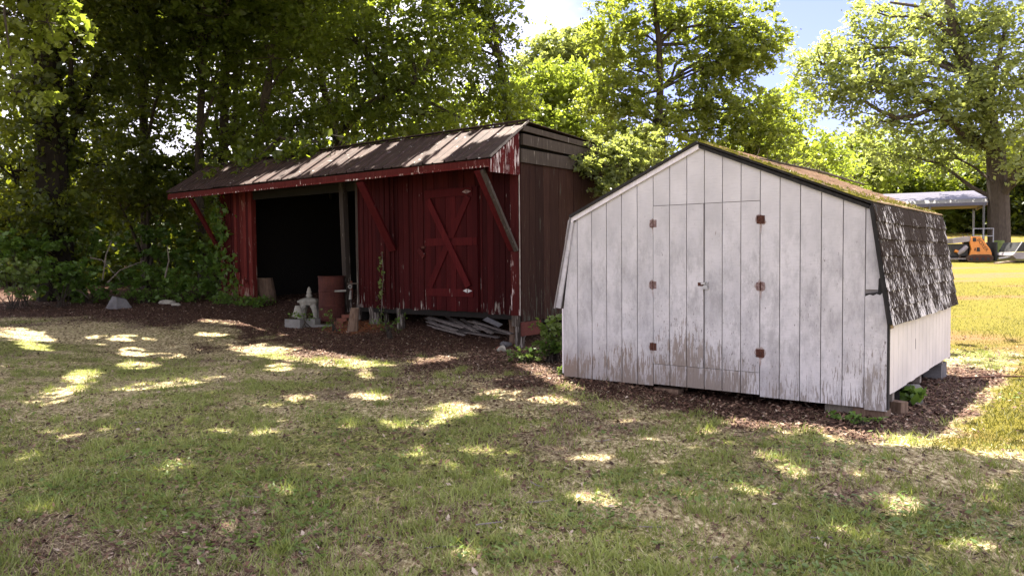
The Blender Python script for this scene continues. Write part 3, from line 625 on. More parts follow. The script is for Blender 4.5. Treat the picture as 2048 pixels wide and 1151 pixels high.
# side wall (right gable side)
y_ = .05
bar('sheathing', -.05, -.03, .0, 5.0, .3, 3.75, DARKW)
while y_ < 4.9:
    w = random.choice([.22, .26, .3, .19]); y2 = min(y_ + w, 4.95)
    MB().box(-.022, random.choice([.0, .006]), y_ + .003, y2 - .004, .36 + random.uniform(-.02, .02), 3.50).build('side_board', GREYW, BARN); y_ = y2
bar('side_beam', -.01, .045, .02, 4.9, 3.30, 3.545, BEAMW); MB().bar((.03, .05, 3.72), (.03, 4.9, 3.62), .06, .20, (0, 0, 1)).build('side_beam', BEAMW, BARN)
MB().bar((.045, .04, 3.92), (.045, 4.9, 3.74), .07, .10, (0, 0, 1)).build('barge_board', BEAMW, BARN)
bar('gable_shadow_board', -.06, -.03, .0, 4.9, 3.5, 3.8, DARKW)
bar('skirt_board', .004, .03, .0, .62, .10, .36, SKIRT)
# overhang side boards
for i in range(6):
    ya = -.86 + i * .143; yb = ya + .138; za, zb2 = roofz(ya) - .04, roofz(yb) - .04; z0 = 3.06 + .0 * i
    MB().add([(-.012, ya, z0), (-.012, yb, z0), (.012, yb, z0), (.012, ya, z0), (-.012, ya, za), (-.012, yb, zb2), (.012, yb, zb2), (.012, ya, za)],
             [(0, 3, 2, 1), (4, 5, 6, 7), (0, 1, 5, 4), (1, 2, 6, 5), (2, 3, 7, 6), (3, 0, 4, 7)]).build('overhang_board', RED_G, BARN)
# roof panels (front slope)
n = 20; pw = 10.86 / n
sl_ = np.array([RT + .86 + .05, RZ - EZ + .03]); Ls = float(np.hypot(1.14, .75)); dy, dz = 1.14 / Ls, .75 / Ls
def roofpanel(x0, x1, wav):
    xs_ = [x0, x0 + .02, x0 + .035, x0 + .05, (x0 + x1) / 2 - .03, (x0 + x1) / 2 - .012, (x0 + x1) / 2 + .012, (x0 + x1) / 2 + .03, x1 + .01]
    zz = [.004, .042, .042, .004, .004, .02, .02, .004, .004]
    V = []; j0 = random.uniform(-.02, .02)
    for s, lift in ((-.02 + j0, .004 + wav), (.4, 0), (.8, 0), (Ls + .01, 0)):
        for a_, b_ in zip(xs_, zz): V.append((a_, -.91 + dy * s, EZ + dz * s + b_ + lift))
    m_ = len(xs_); Fc = [(r_ * m_ + i, r_ * m_ + i + 1, (r_ + 1) * m_ + i + 1, (r_ + 1) * m_ + i) for r_ in range(3) for i in range(m_ - 1)]
    b = MB(); b.add(V, Fc); V2 = [(v[0], v[1], v[2] - .004) for v in V]; b.add(V2, [f[::-1] for f in Fc])
    k = len(V); b.F += [(i, i + k, i + 1 + k, i + 1) for i in range(m_ - 1)]
    return b.build('roof_panel', ROOFM, BARN)
for i in range(n): roofpanel(-10.80 + i * pw, -10.80 + (i + 1) * pw, random.uniform(0, .014))
# back slope panels
for i in range(n):
    x0 = -10.80 + i * pw; x1 = x0 + pw - .004; V = [(x0, RT + .03, RZ + .012), (x1, RT + .03, RZ + .012), (x1, 5.1, 3.78), (x0, 5.1, 3.78)]
    mesh('roof_panel', V + [(a_, b_, c_ - .01) for a_, b_, c_ in V], [(0, 1, 2, 3), (7, 6, 5, 4), (0, 4, 5, 1), (1, 5, 6, 2), (2, 6, 7, 3), (3, 7, 4, 0)], ROOFM, BARN)
MB().bar((-10.82, RT + .02, RZ + .045), (.07, RT + .02, RZ + .045), .16, .014, (0, 0, 1)).build('ridge_cap', ROOFM, BARN)
MB().bar((.055, -.90, EZ + .015), (.055, RT, RZ + .025), .035, .03, (1, 0, 0)).build('roof_edge_trim', PLANKG, BARN)
MB().bar((-10.78, -.87, EZ - .095), (-.0, -.87, EZ - .085), .13, .035).build('fascia', RED_W, BARN)
MB().bar((-10.78, -.878, EZ - .155), (-.0, -.878, EZ - .145), .03, .03).build('fascia_edge', RED_G, BARN)
bar('roof_sheathing', -10.7, -.03, 0, 0.001, 3.5, 3.501, DARKW)
V = [(-10.75, -.84, EZ - .02), (-.03, -.84, EZ - .02), (-.03, RT, RZ - .02), (-10.75, RT, RZ - .02), (-10.75, 5.0, 3.76), (-.03, 5.0, 3.76)]
mesh('roof_sheathing', V + [(a_, b_, c_ - .02) for a_, b_, c_ in V], [(0, 1, 2, 3), (3, 2, 5, 4), (6, 9, 8, 7), (9, 10, 11, 8), (0, 6, 7, 1)], DARKW, BARN)
for i in range(15):
    xr = -10.5 + i * .72; MB().bar((xr, -.82, EZ - .10), (xr, .02, EZ + .45), .045, .10, (0, 0, 1)).build('rafter', RED_R, BARN)
# braces
def brace(xb, zb, xt, mat1):
    b = MB().bar((xb, -.03, zb), (xt, -.80, 3.12), .045 if False else .19, .05, (0, .85, -.5)); return b.build('brace', mat1, BARN)
brace(-.12, 1.70, -.29, RED_B); brace(-3.32, 1.72, -3.44, RED_B); brace(-9.93, 1.92, -9.84, RED_B)
MB().bar((-.03, -.06, 1.68), (-.185, -.83, 3.11), .075, .064, (0, .85, -.5)).build('brace_edge', BEAMW, BARN)
# posts
def post(x, y, z0, z1, r, mat, name='post', lean=0, sq=False):
    if sq: return MB().bar((x + lean, y, z0), (x, y, z1), r * 2, r * 2).build(name, mat, BARN)
    return MB().tube([(x, y, z0), (x + .01, y, (z0 + z1) / 2), (x - .005, y, z1)], [r * 1.15, r, r * 1.02], 9, .12).build(name, mat, BARN)
post(-4.93, .0, .38, 3.3, .065, BEAMW, 'bay_post', .11, True)
post(-4.08, .12, .1, FZ, .13, BEAMW, 'pier_post'); post(-3.85, .25, .1, FZ, .055, BEAMW, 'pier_post'); post(-3.23, .08, .0, FZ, .085, BEAMW, 'pier_post')
post(-.10, .10, -.3, FZ, .09, BEAMW, 'pier_post'); post(-.42, .3, -.2, .42, .07, LOGM, 'pier_post'); post(-.1, 3.4, -.2, .5, .1, BEAMW, 'pier_post')
bar('corner_stub', -.19, -.02, -.012, .012, .28, FZ - .04, BEAMW)
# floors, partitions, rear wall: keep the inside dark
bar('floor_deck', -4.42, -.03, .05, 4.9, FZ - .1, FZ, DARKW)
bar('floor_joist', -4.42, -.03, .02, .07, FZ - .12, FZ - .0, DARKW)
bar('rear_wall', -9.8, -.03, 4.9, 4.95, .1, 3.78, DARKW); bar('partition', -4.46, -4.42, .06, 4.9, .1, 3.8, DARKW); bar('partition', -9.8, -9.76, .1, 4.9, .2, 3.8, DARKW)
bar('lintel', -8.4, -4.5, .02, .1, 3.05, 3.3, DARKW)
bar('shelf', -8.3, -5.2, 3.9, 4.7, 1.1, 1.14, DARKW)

# ------------------------------------------------------------------ things in the open bay
def W(px, py, Y, sink=0):
    p = at(px, py, Y); return (float(p[0]), float(p[1]), ghf(p[0], p[1]) - sink)
g_ = W(530, 600, 20.0); o = empty('tree_stump', g_, 0, 'upright sawn log standing at the left edge of the barn opening', 'log')
MB().tube([(.03, 0, -.05), (.01, 0, .2), (-.03, 0, .58)], [.27, .25, .24], 14, .12).build('bark', LOGM, o); MB().tube([(-.03, 0, .575), (-.03, 0, .592)], [.215, .215], 14, .04).build('cut_face', CUTW, o)
g_ = W(619, 620, 17.3); LAN = empty('garden_lantern', g_, .3, 'cast stone garden lantern with stacked ball finial and six-sided roof', 'lantern')
b = MB(); b.tube([(0, 0, .39), (0, 0, .42), (0, 0, .47), (0, 0, .50)], [.25, .265, .19, .07], 6); b.build('lantern_roof', CONC_L, LAN)
b = MB(); b.lathe([(.055, .5), (.07, .53), (.07, .56), (.045, .585), (.058, .61), (.058, .635), (.035, .66), (.045, .68), (.035, .70), (.012, .73), (.0, .75)], 14); b.build('finial', CONC_L, LAN, True)
b = MB(); b.tube([(0, 0, .345), (0, 0, .395)], [.20, .22], 12); b.build('collar', CONC_L, LAN)
for k in range(4):
    a_ = k * math.pi / 2 + .5; c_, s_ = math.cos(a_), math.sin(a_)
    MB().tube([(c_ * .13, s_ * .13, .35), (c_ * .20, s_ * .20, .26), (c_ * .235, s_ * .235, .14), (c_ * .25, s_ * .25, -.05)], [.075, .06, .05, .06], 8).build('leg', CONC_L, LAN)
g_ = W(596, 632, 16.75); o = empty('stone_pedestal', (g_[0], g_[1], g_[2] + .19), 0, 'flared fluted cast stone pedestal on top of the grey block', 'pedestal')
b = MB(); b.lathe([(.135, 0), (.12, .03), (.09, .12), (.065, .21), (.07, .225), (.055, .24)], 16); b.build('pedestal_body', CONC_L, o)
for px, py, Y_, sc, lab in ((590, 634, 16.6, 1., 'grey concrete block at the left under the flared pedestal'), (620, 635, 16.65, 1., 'brownish concrete block right of the pedestal block')):
    g_ = W(px, py, Y_, .02); o = empty('concrete_block', g_, ROT + .25, lab, 'concrete block', 'concrete blocks by the lantern')
    b = MB(); b.box(-.2, .2, -.095, .095, 0, .19); b.build('block_body', CONC, o); MB().box(-.14, -.02, -.06, .06, .185, .192).build('core_hole', BLACK, o); MB().box(.02, .14, -.06, .06, .185, .192).build('core_hole', BLACK, o)
g_ = W(645, 634, 16.6, .01); o = MB().box(-.2, .2, -.1, .1, 0, .05).build('paving_slab', CONC); o.location = g_; o.rotation_euler = (0, 0, .2); tag(o, 'thin flat concrete slab lying in front of the rusty barrel', 'slab')
g_ = W(664, 628, 17.1); o = empty('steel_drum', g_, 0, 'rusty dark red steel drum just inside the barn opening', 'barrel')
b = MB(); P_ = [(.285, 0), (.29, .02), (.28, .04)]
for zc in (.33, .66): P_ += [(.28, zc - .03), (.292, zc), (.28, zc + .03)]
P_ += [(.28, .95), (.292, .97), (.292, .99), (.27, .99), (.27, .95)]
b.lathe(P_, 26); b.build('drum_body', BARREL, o, False); MB().tube([(0, 0, .93), (0, 0, .951)], [.268, .268], 24).build('drum_lid', RUST, o)
g0 = W(676, 634, 16.35)
for i, (dx, dy, dz, rz, lab) in enumerate(((0, 0, 0, .2, 'red brick at the bottom of the pile beside the leaning log'), (.02, .01, .072, -.15, 'middle red brick in the pile beside the leaning log'), (.07, .02, .144, .3, 'uppermost full red brick of the pile by the log'),
                                         (.16, .06, .0, .5, 'red brick on the ground tucked behind the brick pile'), (.17, .05, .216, .1, 'broken red brick crowning the little pile'))):
    o = MB().box(-.1, .1, -.048, .048, 0, .07).build('clay_brick', BRICKM); o.location = (g0[0] + dx, g0[1] + dy, g0[2] + dz); o.rotation_euler = (0, 0, rz); tag(o, lab, 'brick', 'bricks in the small pile')
g_ = W(707, 638, 16.15); o = empty('cut_log', g_, 0, 'short reddish log stood on end between bricks and barn pier', 'log')
MB().tube([(-.02, 0, -.05), (0, 0, .2), (.03, .03, .46)], [.125, .11, .095], 10, .15).build('bark', LOGM, o); MB().tube([(.03, .03, .458), (.03, .03, .468)], [.085, .085], 10).build('cut_face', CUTW, o)
# old valve with round gauge
g_ = W(705, 600, 16.5); z0 = at(703, 573, 16.3)[2]; o = empty('water_valve', (g_[0], g_[1] - .1, z0), 0, 'old pipe fitting with round white dial and spout by the bay post', 'valve')
MB().tube([(0, 0, -.25), (0, 0, .12)], [.03, .03], 8).build('pipe', RUST, o); MB().tube([(-.01, -.05, 0), (-.01, -.09, 0)], [.045, .045], 16).build('dial', CONC, o)
MB().tube([(-.01, -.088, 0), (-.01, -.093, 0)], [.02, .02], 10).build('dial_hub', BLACK, o)
MB().tube([(0, -.06, -.09), (0, -.09, -.12), (-.01, -.09, -.27)], [.022, .022, .03], 8).build('spout', CONC, o); MB().box(-.08, .14, -.03, .03, .05, .075).build('bracket', BEAMW, o)
p_ = at(681, 582, 16.3); o = MB().tube([(-.12, 0, 0), (.12, 0, .01)], [.022, .022], 8).build('pipe_stub', CONC); o.location = tuple(p_); tag(o, 'pale short pipe stub sticking out beside the bay post', 'pipe')
# boards piled under the barn floor
pile = [(random.uniform(-2.9, -1.3), 0, .06 + .30 * random.random()) for _ in range(22)]; pile = [(a_, min(a_ + random.uniform(.5, 1.1), -.3), h_ * (1 - .12 * abs(a_ + 1.6))) for a_, _, h_ in pile]
for i, (x0, x1, dz) in enumerate(pile):
    a_ = loc(BA, x0, random.uniform(.15, .7)); b_ = loc(BA, x1, random.uniform(.1, .6)); h0 = np.interp(x0, [-3, 0], [.03, -.13]); h1 = np.interp(x1, [-3, 0], [.03, -.13])
    a_[2] = h0 + dz + random.uniform(0, .04); b_[2] = h1 + dz * .6 + .02; m_ = (a_ + b_) / 2
    o = MB().bar(tuple(a_ - m_), tuple(b_ - m_), .07, .014, (random.uniform(-.2, .2), -.35, 1)).build('loose_board', PLANKG); o.location = tuple(m_)
    tag(o, 'weathered grey board in the jumbled pile under the barn floor', 'board', 'loose boards piled under the barn')
o = MB().bar((-.2, 0, 0), (.2, 0, .02), .13, .006, (0, -.4, 1)).build('tin_scrap', STEEL); o.location = tuple(loc(BA, -.62, -.05, .33)); o.rotation_euler = (0, .35, ROT); tag(o, 'bent shiny tin scrap hanging at the right end of the board pile', 'metal scrap')
# rocks
def rock(px, py, r, mat, lab, seed, sq=(1, .8, .7), cat='rock', Y_=None):
    p = on_ground(px, py); o = blob('rock', (p[0], p[1], p[2] + r * sq[2] * .35), r, mat, None, seed, sq); return tag(o, lab, cat)
p = at(236, 600, 18.7); p[2] = ghf(p[0], p[1])
o = mesh('rock', [(-.33, 0, 0), (.02, -.12, 0), (.34, .05, 0), (.1, .35, 0), (-.2, .3, 0), (-.16, .05, .33), (-.02, -.03, .30), (.16, .08, .24), (.05, .2, .27)],
         [(0, 1, 6, 5), (1, 2, 7, 6), (2, 3, 8, 7), (3, 4, 5, 8), (4, 0, 5), (5, 6, 7, 8)], ROCKM); o.location = (p[0], p[1], p[2] - .02); tag(o, 'angular grey rock slab leaning at the edge of the undergrowth', 'rock')
rock(335, 607, .21, CHALK, 'flat pale stone lying in leaves left of the barn', 3, (1.1, .8, .4)); rock(352, 611, .12, CHALK, 'small yellowish stone right beside the flat pale one', 4, (1, .8, .5))
rock(1004, 702, .10, CHALK, 'light broken stone chunk below the barn corner', 6, (1, .8, .9)); rock(1012, 692, .11, ROCKM, 'darker stone behind the light chunk at the barn corner', 8, (1.1, .8, .8))
rock(998, 697, .07, BRICKM, 'small reddish stone chip left of the barn corner post', 9)
# supports below the shed
def block(x, y, z, sx, sy, sz, mat, lab, cat, rz=0, name='concrete_block'):
    p = loc(SH, x, y); o = MB().box(-sx / 2, sx / 2, -sy / 2, sy / 2, 0, sz).build(name, mat); o.location = (p[0], p[1], z); o.rotation_euler = (0, 0, ROT + rz); return tag(o, lab, cat)
gs = lambda x, y: ghf(*loc(SH, x, y)[:2])
block(-.03, 1.22, gs(0, 1.2) - .02, .2, .30, .19, CONC, 'light grey concrete block under the right side of the shed', 'concrete block', .3)
block(-.22, 1.0, gs(0, 1.0) - .02, .25, .3, .2, BLACK, 'dark block in shadow just inside the light grey one', 'concrete block', .2)
block(-.12, 3.2, gs(0, 3.2) - .02, .2, .4, .21, ROCKM, 'dark block stack under the shed far right corner', 'concrete block')
block(-.12, .45, gs(0, .3) - .02, .12, .42, .14, LOGM, 'brown timber offcut under the right front corner', 'timber', 1.2, 'timber_offcut')
block(-.42, .16, gs(-.4, 0) - .05, .34, .16, .14, BARK_G, 'stone slab under the shed front left of the corner', 'stone', .05, 'support_stone')
block(-.16, .11, gs(-.1, 0) - .05, .30, .15, .13, LOGM, 'reddish wood block under the peeling corner board', 'timber', -.1, 'timber_block')
block(-2.3, .10, gs(-2.3, 0) - .06, .3, .14, .1, LOGM, 'old brick showing under the shed below the doors', 'brick', 0, 'clay_brick')
b = MB(); b.tube([(0, 0, 0), (.0, .02, .2), (.02, .0, .42)], [.012, .01, .006], 5)
# fallen branch on shed roof
p = loc(SH, -1.15, 1.5, 2.49); b = MB(); b.tube([(-.5, -.7, .2), (-.2, -.25, .12), (.05, .05, .05), (.45, .5, -.1)], [.008, .014, .016, .008], 6)
for k in range(26):
    f = random.uniform(-.5, .45); y0_ = f * 1.3; b.tube([(f, y0_, -.3 * f + .06), (f + random.uniform(-.12, .12), y0_ + random.uniform(-.15, .15), -.3 * f + .1 + random.uniform(-.02, .08))], [.006, .002], 4)
o = b.build('fallen_branch', BARK); o.location = tuple(p); o.rotation_euler = (0, 0, ROT); tag(o, 'dead twiggy branch lying on the mossy shed roof', 'branch')
# twigs on the lawn
SPOTS = [(1080, 1010), (1075, 975), (250, 920), (600, 1110), (410, 1105), (1300, 1060), (880, 1100), (500, 1000), (330, 1030), (1640, 1080), (1790, 945), (1205, 885), (140, 1040), (760, 1080), (270, 850), (1690, 1005), (980, 1055), (1460, 965), (1430, 1120), (450, 870)]
for px, py in SPOTS:
    p = on_ground(px, py); l = random.uniform(.05, .12); a_ = random.uniform(0, 6.3); pts = [(math.cos(a_) * l * (k - 1) + random.uniform(-.01, .01), math.sin(a_) * l * (k - 1) * .6, .012 + random.random() * .02) for k in range(3)]
    o = MB().tube(pts, [.0045, .005, .003], 5).build('twig', PLANKG if random.random() < .6 else BEAMW); o.location = tuple(p); tag(o, 'thin dry twig lying in the patchy grass', 'twig', 'dry twigs scattered over the lawn')

# ------------------------------------------------------------------ vegetation
def leaves(C0, size, droop=.3, elong=.55):
    n = len(C0); s = size * np.clip(rng.lognormal(-.05, .35, n), .4, 1.9)
    a = rng.uniform(0, 2 * np.pi, n); el = rng.normal(-droop, .45, n); u = np.stack([np.cos(a) * np.cos(el), np.sin(a) * np.cos(el), np.sin(el)], -1)
    t = rng.normal(0, 1, (n, 3)); t[:, 2] *= .45; v = np.cross(u, t); v /= np.linalg.norm(v, axis=1)[:, None] + 1e-9
    # favour leaves whose face looks up
    w = np.cross(u, v); fl = rng.random(n) < .5; upv = np.cross(np.tile([0, 0, 1.], (n, 1)), u); upv /= np.linalg.norm(upv, axis=1)[:, None] + 1e-9; v[fl] = upv[fl]
    u = u * s[:, None] * .5; v = v * (s * elong)[:, None] * .5
    V = np.empty((n, 4, 3)); V[:, 0] = C0 - u; V[:, 1] = C0 + v - u * .15; V[:, 2] = C0 + u; V[:, 3] = C0 - v - u * .15
    return V.reshape(-1, 3)
def twig_cloud(c, r, n_tw, per, tl, hang=.2):
    """leaf positions on twigs that fill a lumpy ellipsoid"""
    r = np.array(r, float); d = rng.normal(0, 1, (n_tw, 3)); d /= np.linalg.norm(d, axis=1)[:, None]; q = rng.random(n_tw) ** .42
    lump = .72 + .55 * vnoise(d[:, 0] * 2 + c[0], d[:, 1] * 2 + d[:, 2] * 2.3 + c[2], 1.3, 2)
    B = d * (q * lump)[:, None] * r + c
    out = d * np.array([1, 1, .35]) + rng.normal(0, .4, (n_tw, 3)); out[:, 2] -= hang; out /= np.linalg.norm(out, axis=1)[:, None]
    t = rng.random((n_tw, per)); P = B[:, None, :] + out[:, None, :] * (t * tl)[:, :, None] + rng.normal(0, tl * .16, (n_tw, per, 3)) * np.array([1, 1, .6])
    return P.reshape(-1, 3), B, out
def tree(name, trunk, rad, blobs, leafm, bark, label, cat='tree', leaf=.13, tl=.55, per=24, dens=1.18, extra=None, group=None, cull=True, n=9, hang=.25, vine=None, limbs=None):
    """trunk: world points; blobs: (centre, radius(3), twigs)"""
    base = np.array(trunk[0], float); T = [np.array(p, float) for p in trunk]
    root = empty(name, base, 0, label, cat, group)
    b = MB(); pts = [tuple(p - base) for p in T]; b.tube(pts, list(np.linspace(rad, rad * .35, len(pts))), n, .12)
    b.build('trunk', bark, root)
    lb = MB(); LV = []
    for bl in blobs:
        c, r, k = np.array(bl[0], float), np.array(bl[1], float), int(bl[2] * dens); ls = bl[3] if len(bl) > 3 else leaf
        P, B, out = twig_cloud(c, r, k, per, tl * (ls / .13) ** .5, hang)
        if cull: P = P[sun_cull(P)]
        LV.append(leaves(P, ls))
        # limb
        below = [p for p in T if p[2] < c[2] - .2 * r[2]] or [T[0]]
        s = min(below, key=lambda p: np.linalg.norm(p - c) - .3 * p[2]); m = (s + c) / 2 + np.array([0, 0, .12 * np.linalg.norm(c - s)]); L_ = np.linalg.norm(c - s)
        rr = max(.02, min(rad * .42, .018 * L_ + .02 * r.max()))
        e = rng.normal(0, .05 * L_, 3)
        lb.tube([tuple(q - base) for q in (s, (s + m) / 2 + e, m, (m + c) / 2 - e * .5, c)], [rr, rr * .85, rr * .7, rr * .5, rr * .3], 6, .1)
        for _ in range(7 if r.max() > .7 else 3):
            j = rng.integers(len(B)); f = rng.uniform(.4, 1); st = m * (1 - f) + c * f; en = B[j]; mm = (st + en) / 2 + rng.normal(0, .08, 3) * r.max()
            lb.tube([tuple(q - base) for q in (st, mm, en, en + out[j] * tl)], [rr * .34, rr * .25, rr * .14, .004], 5)
    for pth, r_ in (limbs or []): MB().tube([tuple(np.array(q) - base) for q in pth], list(np.linspace(r_, r_ * .4, len(pth))), 7, .1).build('bough', bark, root)
    lb.build('limbs', bark, root)
    LV = np.concatenate(LV) - base
    tag(fast_mesh('crown', LV, 4, leafm, root), kind='stuff')
    if vine is not None:
        nv = vine; t = rng.random(nv); P = np.array([T[0] * (1 - q) + T[1] * q for q in t * .999]) if len(T) < 3 else np.array([T[min(int(q * (len(T) - 1)), len(T) - 2)] * (1 - (q * (len(T) - 1)) % 1) + T[min(int(q * (len(T) - 1)) + 1, len(T) - 1)] * ((q * (len(T) - 1)) % 1) for q in t * .95])
        a = rng.uniform(0, 6.28, nv); rr = rad * rng.uniform(.8, 1.5, nv); P = P + np.stack([np.cos(a) * rr, np.sin(a) * rr, rng.normal(0, .1, nv)], -1)
        tag(fast_mesh('ivy', leaves(P, .12, .6, .8) - base, 4, LF_DARK, root), kind='stuff')
    return root
def B_(px, py, Y, r, k, ls=None):
    r = r if hasattr(r, '__len__') else (r, r, r * .8)
    return (at(px, py, Y), r, k, ls) if ls else (at(px, py, Y), r, k)
def gpt(px, Y):
    p = at(px, 560, Y); return np.array([p[0], Y, ghf(p[0], Y) - .1])
def up(p, dx, dy, z): return np.array([p[0] + dx, p[1] + dy, z])
def high(p, z0, z1, spread, nb, k, ls=.26):
    o = []
    for _ in range(nb):
        a = rng.uniform(0, 6.28); q = spread * math.sqrt(rng.random()); o.append((np.array([p[0] + q * math.cos(a), p[1] + q * math.sin(a), rng.uniform(z0, z1)]), (2.2, 2.2, 1.3), k, ls))
    return o
# left wood -------------------------------------------------
p = gpt(112, 21); tree('oak_tree', [p, up(p, 0, 0, 4), up(p, -.1, .1, 8), up(p, .2, .3, 13)], .5,
     [B_(30, 60, 21, 1.3, 90), B_(180, 40, 21, 1.3, 90), B_(60, 210, 20, 1.0, 60), B_(190, 180, 22, 1.2, 70), B_(20, 330, 21, 1.1, 70), B_(200, 330, 22.5, 1.2, 70), B_(110, 420, 20, .8, 40), B_(250, 90, 23, 1.4, 80), B_(10, 440, 20, .8, 50)] + high(p, 9, 13, 4.5, 9, 60),
     LF_DARK, BARK_K, 'massive ivy-covered tree with near-black trunk at far left', leaf=.15, vine=2600, hang=.35)
p = gpt(292, 25); tree('forest_tree', [p, up(p, .1, 0, 5), up(p, -.1, 0, 10), up(p, 0, 0, 14)], .17,
     [B_(300, 40, 25, 1.5, 100), B_(330, 150, 24, 1.3, 80), B_(250, 250, 25, 1.4, 90), B_(300, 330, 24, 1.2, 80), B_(235, 380, 24, 1.2, 80), B_(330, 410, 25, 1.1, 60)] + high(p, 10, 14, 3.5, 6, 60),
     LF_DARK, BARK, 'slim dark tree between the ivy-covered giant and the barn', leaf=.15)
p = gpt(408, 24); tree('forest_tree', [p, up(p, -.1, 0, 4), up(p, .1, .1, 8), up(p, .3, 0, 13)], .17,
     [B_(380, 60, 24, 1.4, 100), B_(430, 150, 23.5, 1.2, 70), B_(360, 330, 25, 1.1, 60), B_(460, 290, 24.5, 1.0, 60), B_(400, 400, 25, 1.0, 50), B_(450, 30, 23, 1.3, 80)] + high(p, 9.5, 13, 3.5, 6, 60),
     LF_MID, BARK, 'dark straight trunk rising left of the barn roof end', leaf=.14)
p = gpt(446, 25.5); tree('forest_tree', [p, up(p, .1, 0, 5), up(p, .3, .1, 9), up(p, .1, 0, 12)], .2,
     [B_(500, 100, 25, 1.3, 80), B_(540, 30, 25, 1.4, 90), B_(480, 220, 26, 1.1, 60), B_(560, 200, 26, 1.1, 50), B_(430, 470, 24, .9, 50)] + high(p, 10, 13, 3, 5, 60),
     LF_MID, BARK, 'thicker trunk close right of the straight one behind the roof', leaf=.14)
p = gpt(520, 28); tree('leaning_tree', [p, at(512, 330, 26), at(530, 200, 23.5), at(545, 120, 23.6), at(560, -60, 24)], .2,
     [B_(600, 110, 23, 1.2, 80), B_(620, 30, 23, 1.2, 80), B_(540, 260, 22.5, .8, 40), B_(590, 250, 22.5, .8, 50), B_(660, 210, 23, .8, 40)] + high(p, 9.5, 12, 3, 5, 60),
     LF_MID, BARK, 'forked leaning tree whose leaves touch the barn roof', leaf=.14)
p = gpt(655, 27.5); tree('leaning_tree', [p, at(672, 290, 25), at(712, 225, 22), at(760, 195, 21.6), at(830, 165, 21)], .17,
     [B_(730, 110, 21.5, 1.2, 90), B_(800, 60, 21.5, 1.3, 90), B_(850, 150, 21, 1.0, 80), B_(780, 190, 21.5, .9, 60), B_(700, 60, 22, 1.1, 70), B_(870, 230, 21, .7, 40), B_(750, 250, 21.8, .6, 34), B_(600, 298, 18.5, .36, 26), B_(680, 284, 17.6, .22, 14), B_(520, 322, 19.6, .36, 22), B_(450, 342, 20.3, .3, 18), B_(640, 288, 18.2, .2, 12), B_(900, 60, 21.5, .9, 60), B_(700, 230, 22, .6, 30)] + high(p, 9.5, 12, 3, 4, 60),
     LF_MID, BARK, 'bent tree arching right over the middle of the barn roof', leaf=.13, hang=.4,
     limbs=[([at(712, 225, 22), at(740, 180, 21.8), at(800, 178, 21.4), at(860, 205, 21), at(920, 235, 20.8)], .07), ([at(560, 275, 21.5), at(600, 282, 20), at(660, 284, 18.0)], .05), ([at(560, 275, 21.5), at(520, 310, 20.4), at(450, 336, 20.4)], .04)])
p = gpt(1010, 24); tree('maple_tree', [p, at(1015, 250, 24), at(1000, 120, 24), at(960, -40, 24)], .16,
     [B_(930, 100, 24, 1.2, 80), B_(960, 190, 23.5, 1.0, 70), B_(980, 20, 24, 1.0, 50), B_(1000, 60, 24, .55, 22), B_(1010, 220, 23, .7, 40), B_(900, 10, 24, 1.2, 70), B_(1040, 190, 24, .5, 20), B_(1020, 130, 24.3, .35, 8)] + high(up(p, -3, 0, 0), 9.5, 12, 2, 3, 60),
     LF_MID, BARK, 'ivy-wrapped tree behind the right end of the barn ridge', leaf=.13, vine=500)
p = gpt(200, 31); tree('forest_tree', [p, up(p, 0, 0, 5), up(p, 0, 0, 12)], .2, [B_(150, 120, 31, 1.8, 90), B_(240, 160, 31, 1.8, 90), B_(200, 300, 31, 1.7, 90), B_(140, 400, 31, 1.5, 80), B_(260, 430, 31, 1.4, 70), B_(30, 150, 30, 1.6, 80), B_(30, 400, 30, 1.5, 80)] + high(p, 11, 15, 4, 5, 50),
     LF_DARK, BARK, 'background tree seen between the ivy-covered trunk and the slim one', leaf=.2)
p = gpt(480, 32); tree('forest_tree', [p, up(p, 0, 0, 5), up(p, 0, 0, 12)], .22, [B_(400, 120, 32, 1.8, 90), B_(520, 160, 32, 1.7, 80), B_(440, 370, 32, 1.2, 50), B_(350, 440, 31, 1.1, 55), B_(600, 170, 32, 1.4, 60), B_(330, 200, 32, 1.4, 60), B_(470, 260, 32, 1.4, 50)] + high(p, 11, 15, 4, 4, 50),
     LF_MID, BARK, 'backlit background tree behind the left half of the barn roof', leaf=.2)
p = gpt(760, 31); tree('forest_tree', [p, up(p, 0, 0, 5), up(p, .5, 0, 11)], .22, [B_(640, 60, 31, 1.5, 60), B_(740, 180, 31, 1.6, 80), B_(840, 230, 30, 1.5, 90), B_(920, 220, 30, 1.2, 80), B_(850, 110, 31, 1.4, 60), B_(690, 270, 30, 1.0, 50)],
     LF_YEL, BARK, 'yellow-green background tree behind the middle of the barn roof', leaf=.19)
# bright trees behind the gap ---------------------------------
p = gpt(1110, 36); tree('bright_tree', [p, up(p, 0, 0, 5), up(p, 0, 0, 9)], .25, [B_(1070, 190, 36, 1.6, 130), B_(1130, 170, 36, 1.5, 130), B_(1170, 260, 35, 1.5, 130), B_(1090, 260, 35, 1.5, 110), B_(1120, 320, 34, 1.3, 80), B_(1040, 220, 36, .9, 50), B_(1180, 190, 37, 1.1, 60)],
     LF_YEL, BARK, 'vivid yellow-green tree glowing behind the barn ridge end', leaf=.2, per=26)
p = gpt(1120, 48); tree('distant_tree', [p, up(p, 0, 0, 8), up(p, 0, 0, 13)], .3, [B_(1080, 140, 48, 1.6, 70), B_(1120, 95, 48, 1.6, 80), B_(1160, 100, 48, 1.6, 80), B_(1070, 110, 48, .9, 20), B_(1200, 110, 48, 1.6, 70), B_(1120, 150, 48, 2, 80)],
     LF_PALE, BARK_G, 'pale distant tree top rising above the vivid one', leaf=.26)
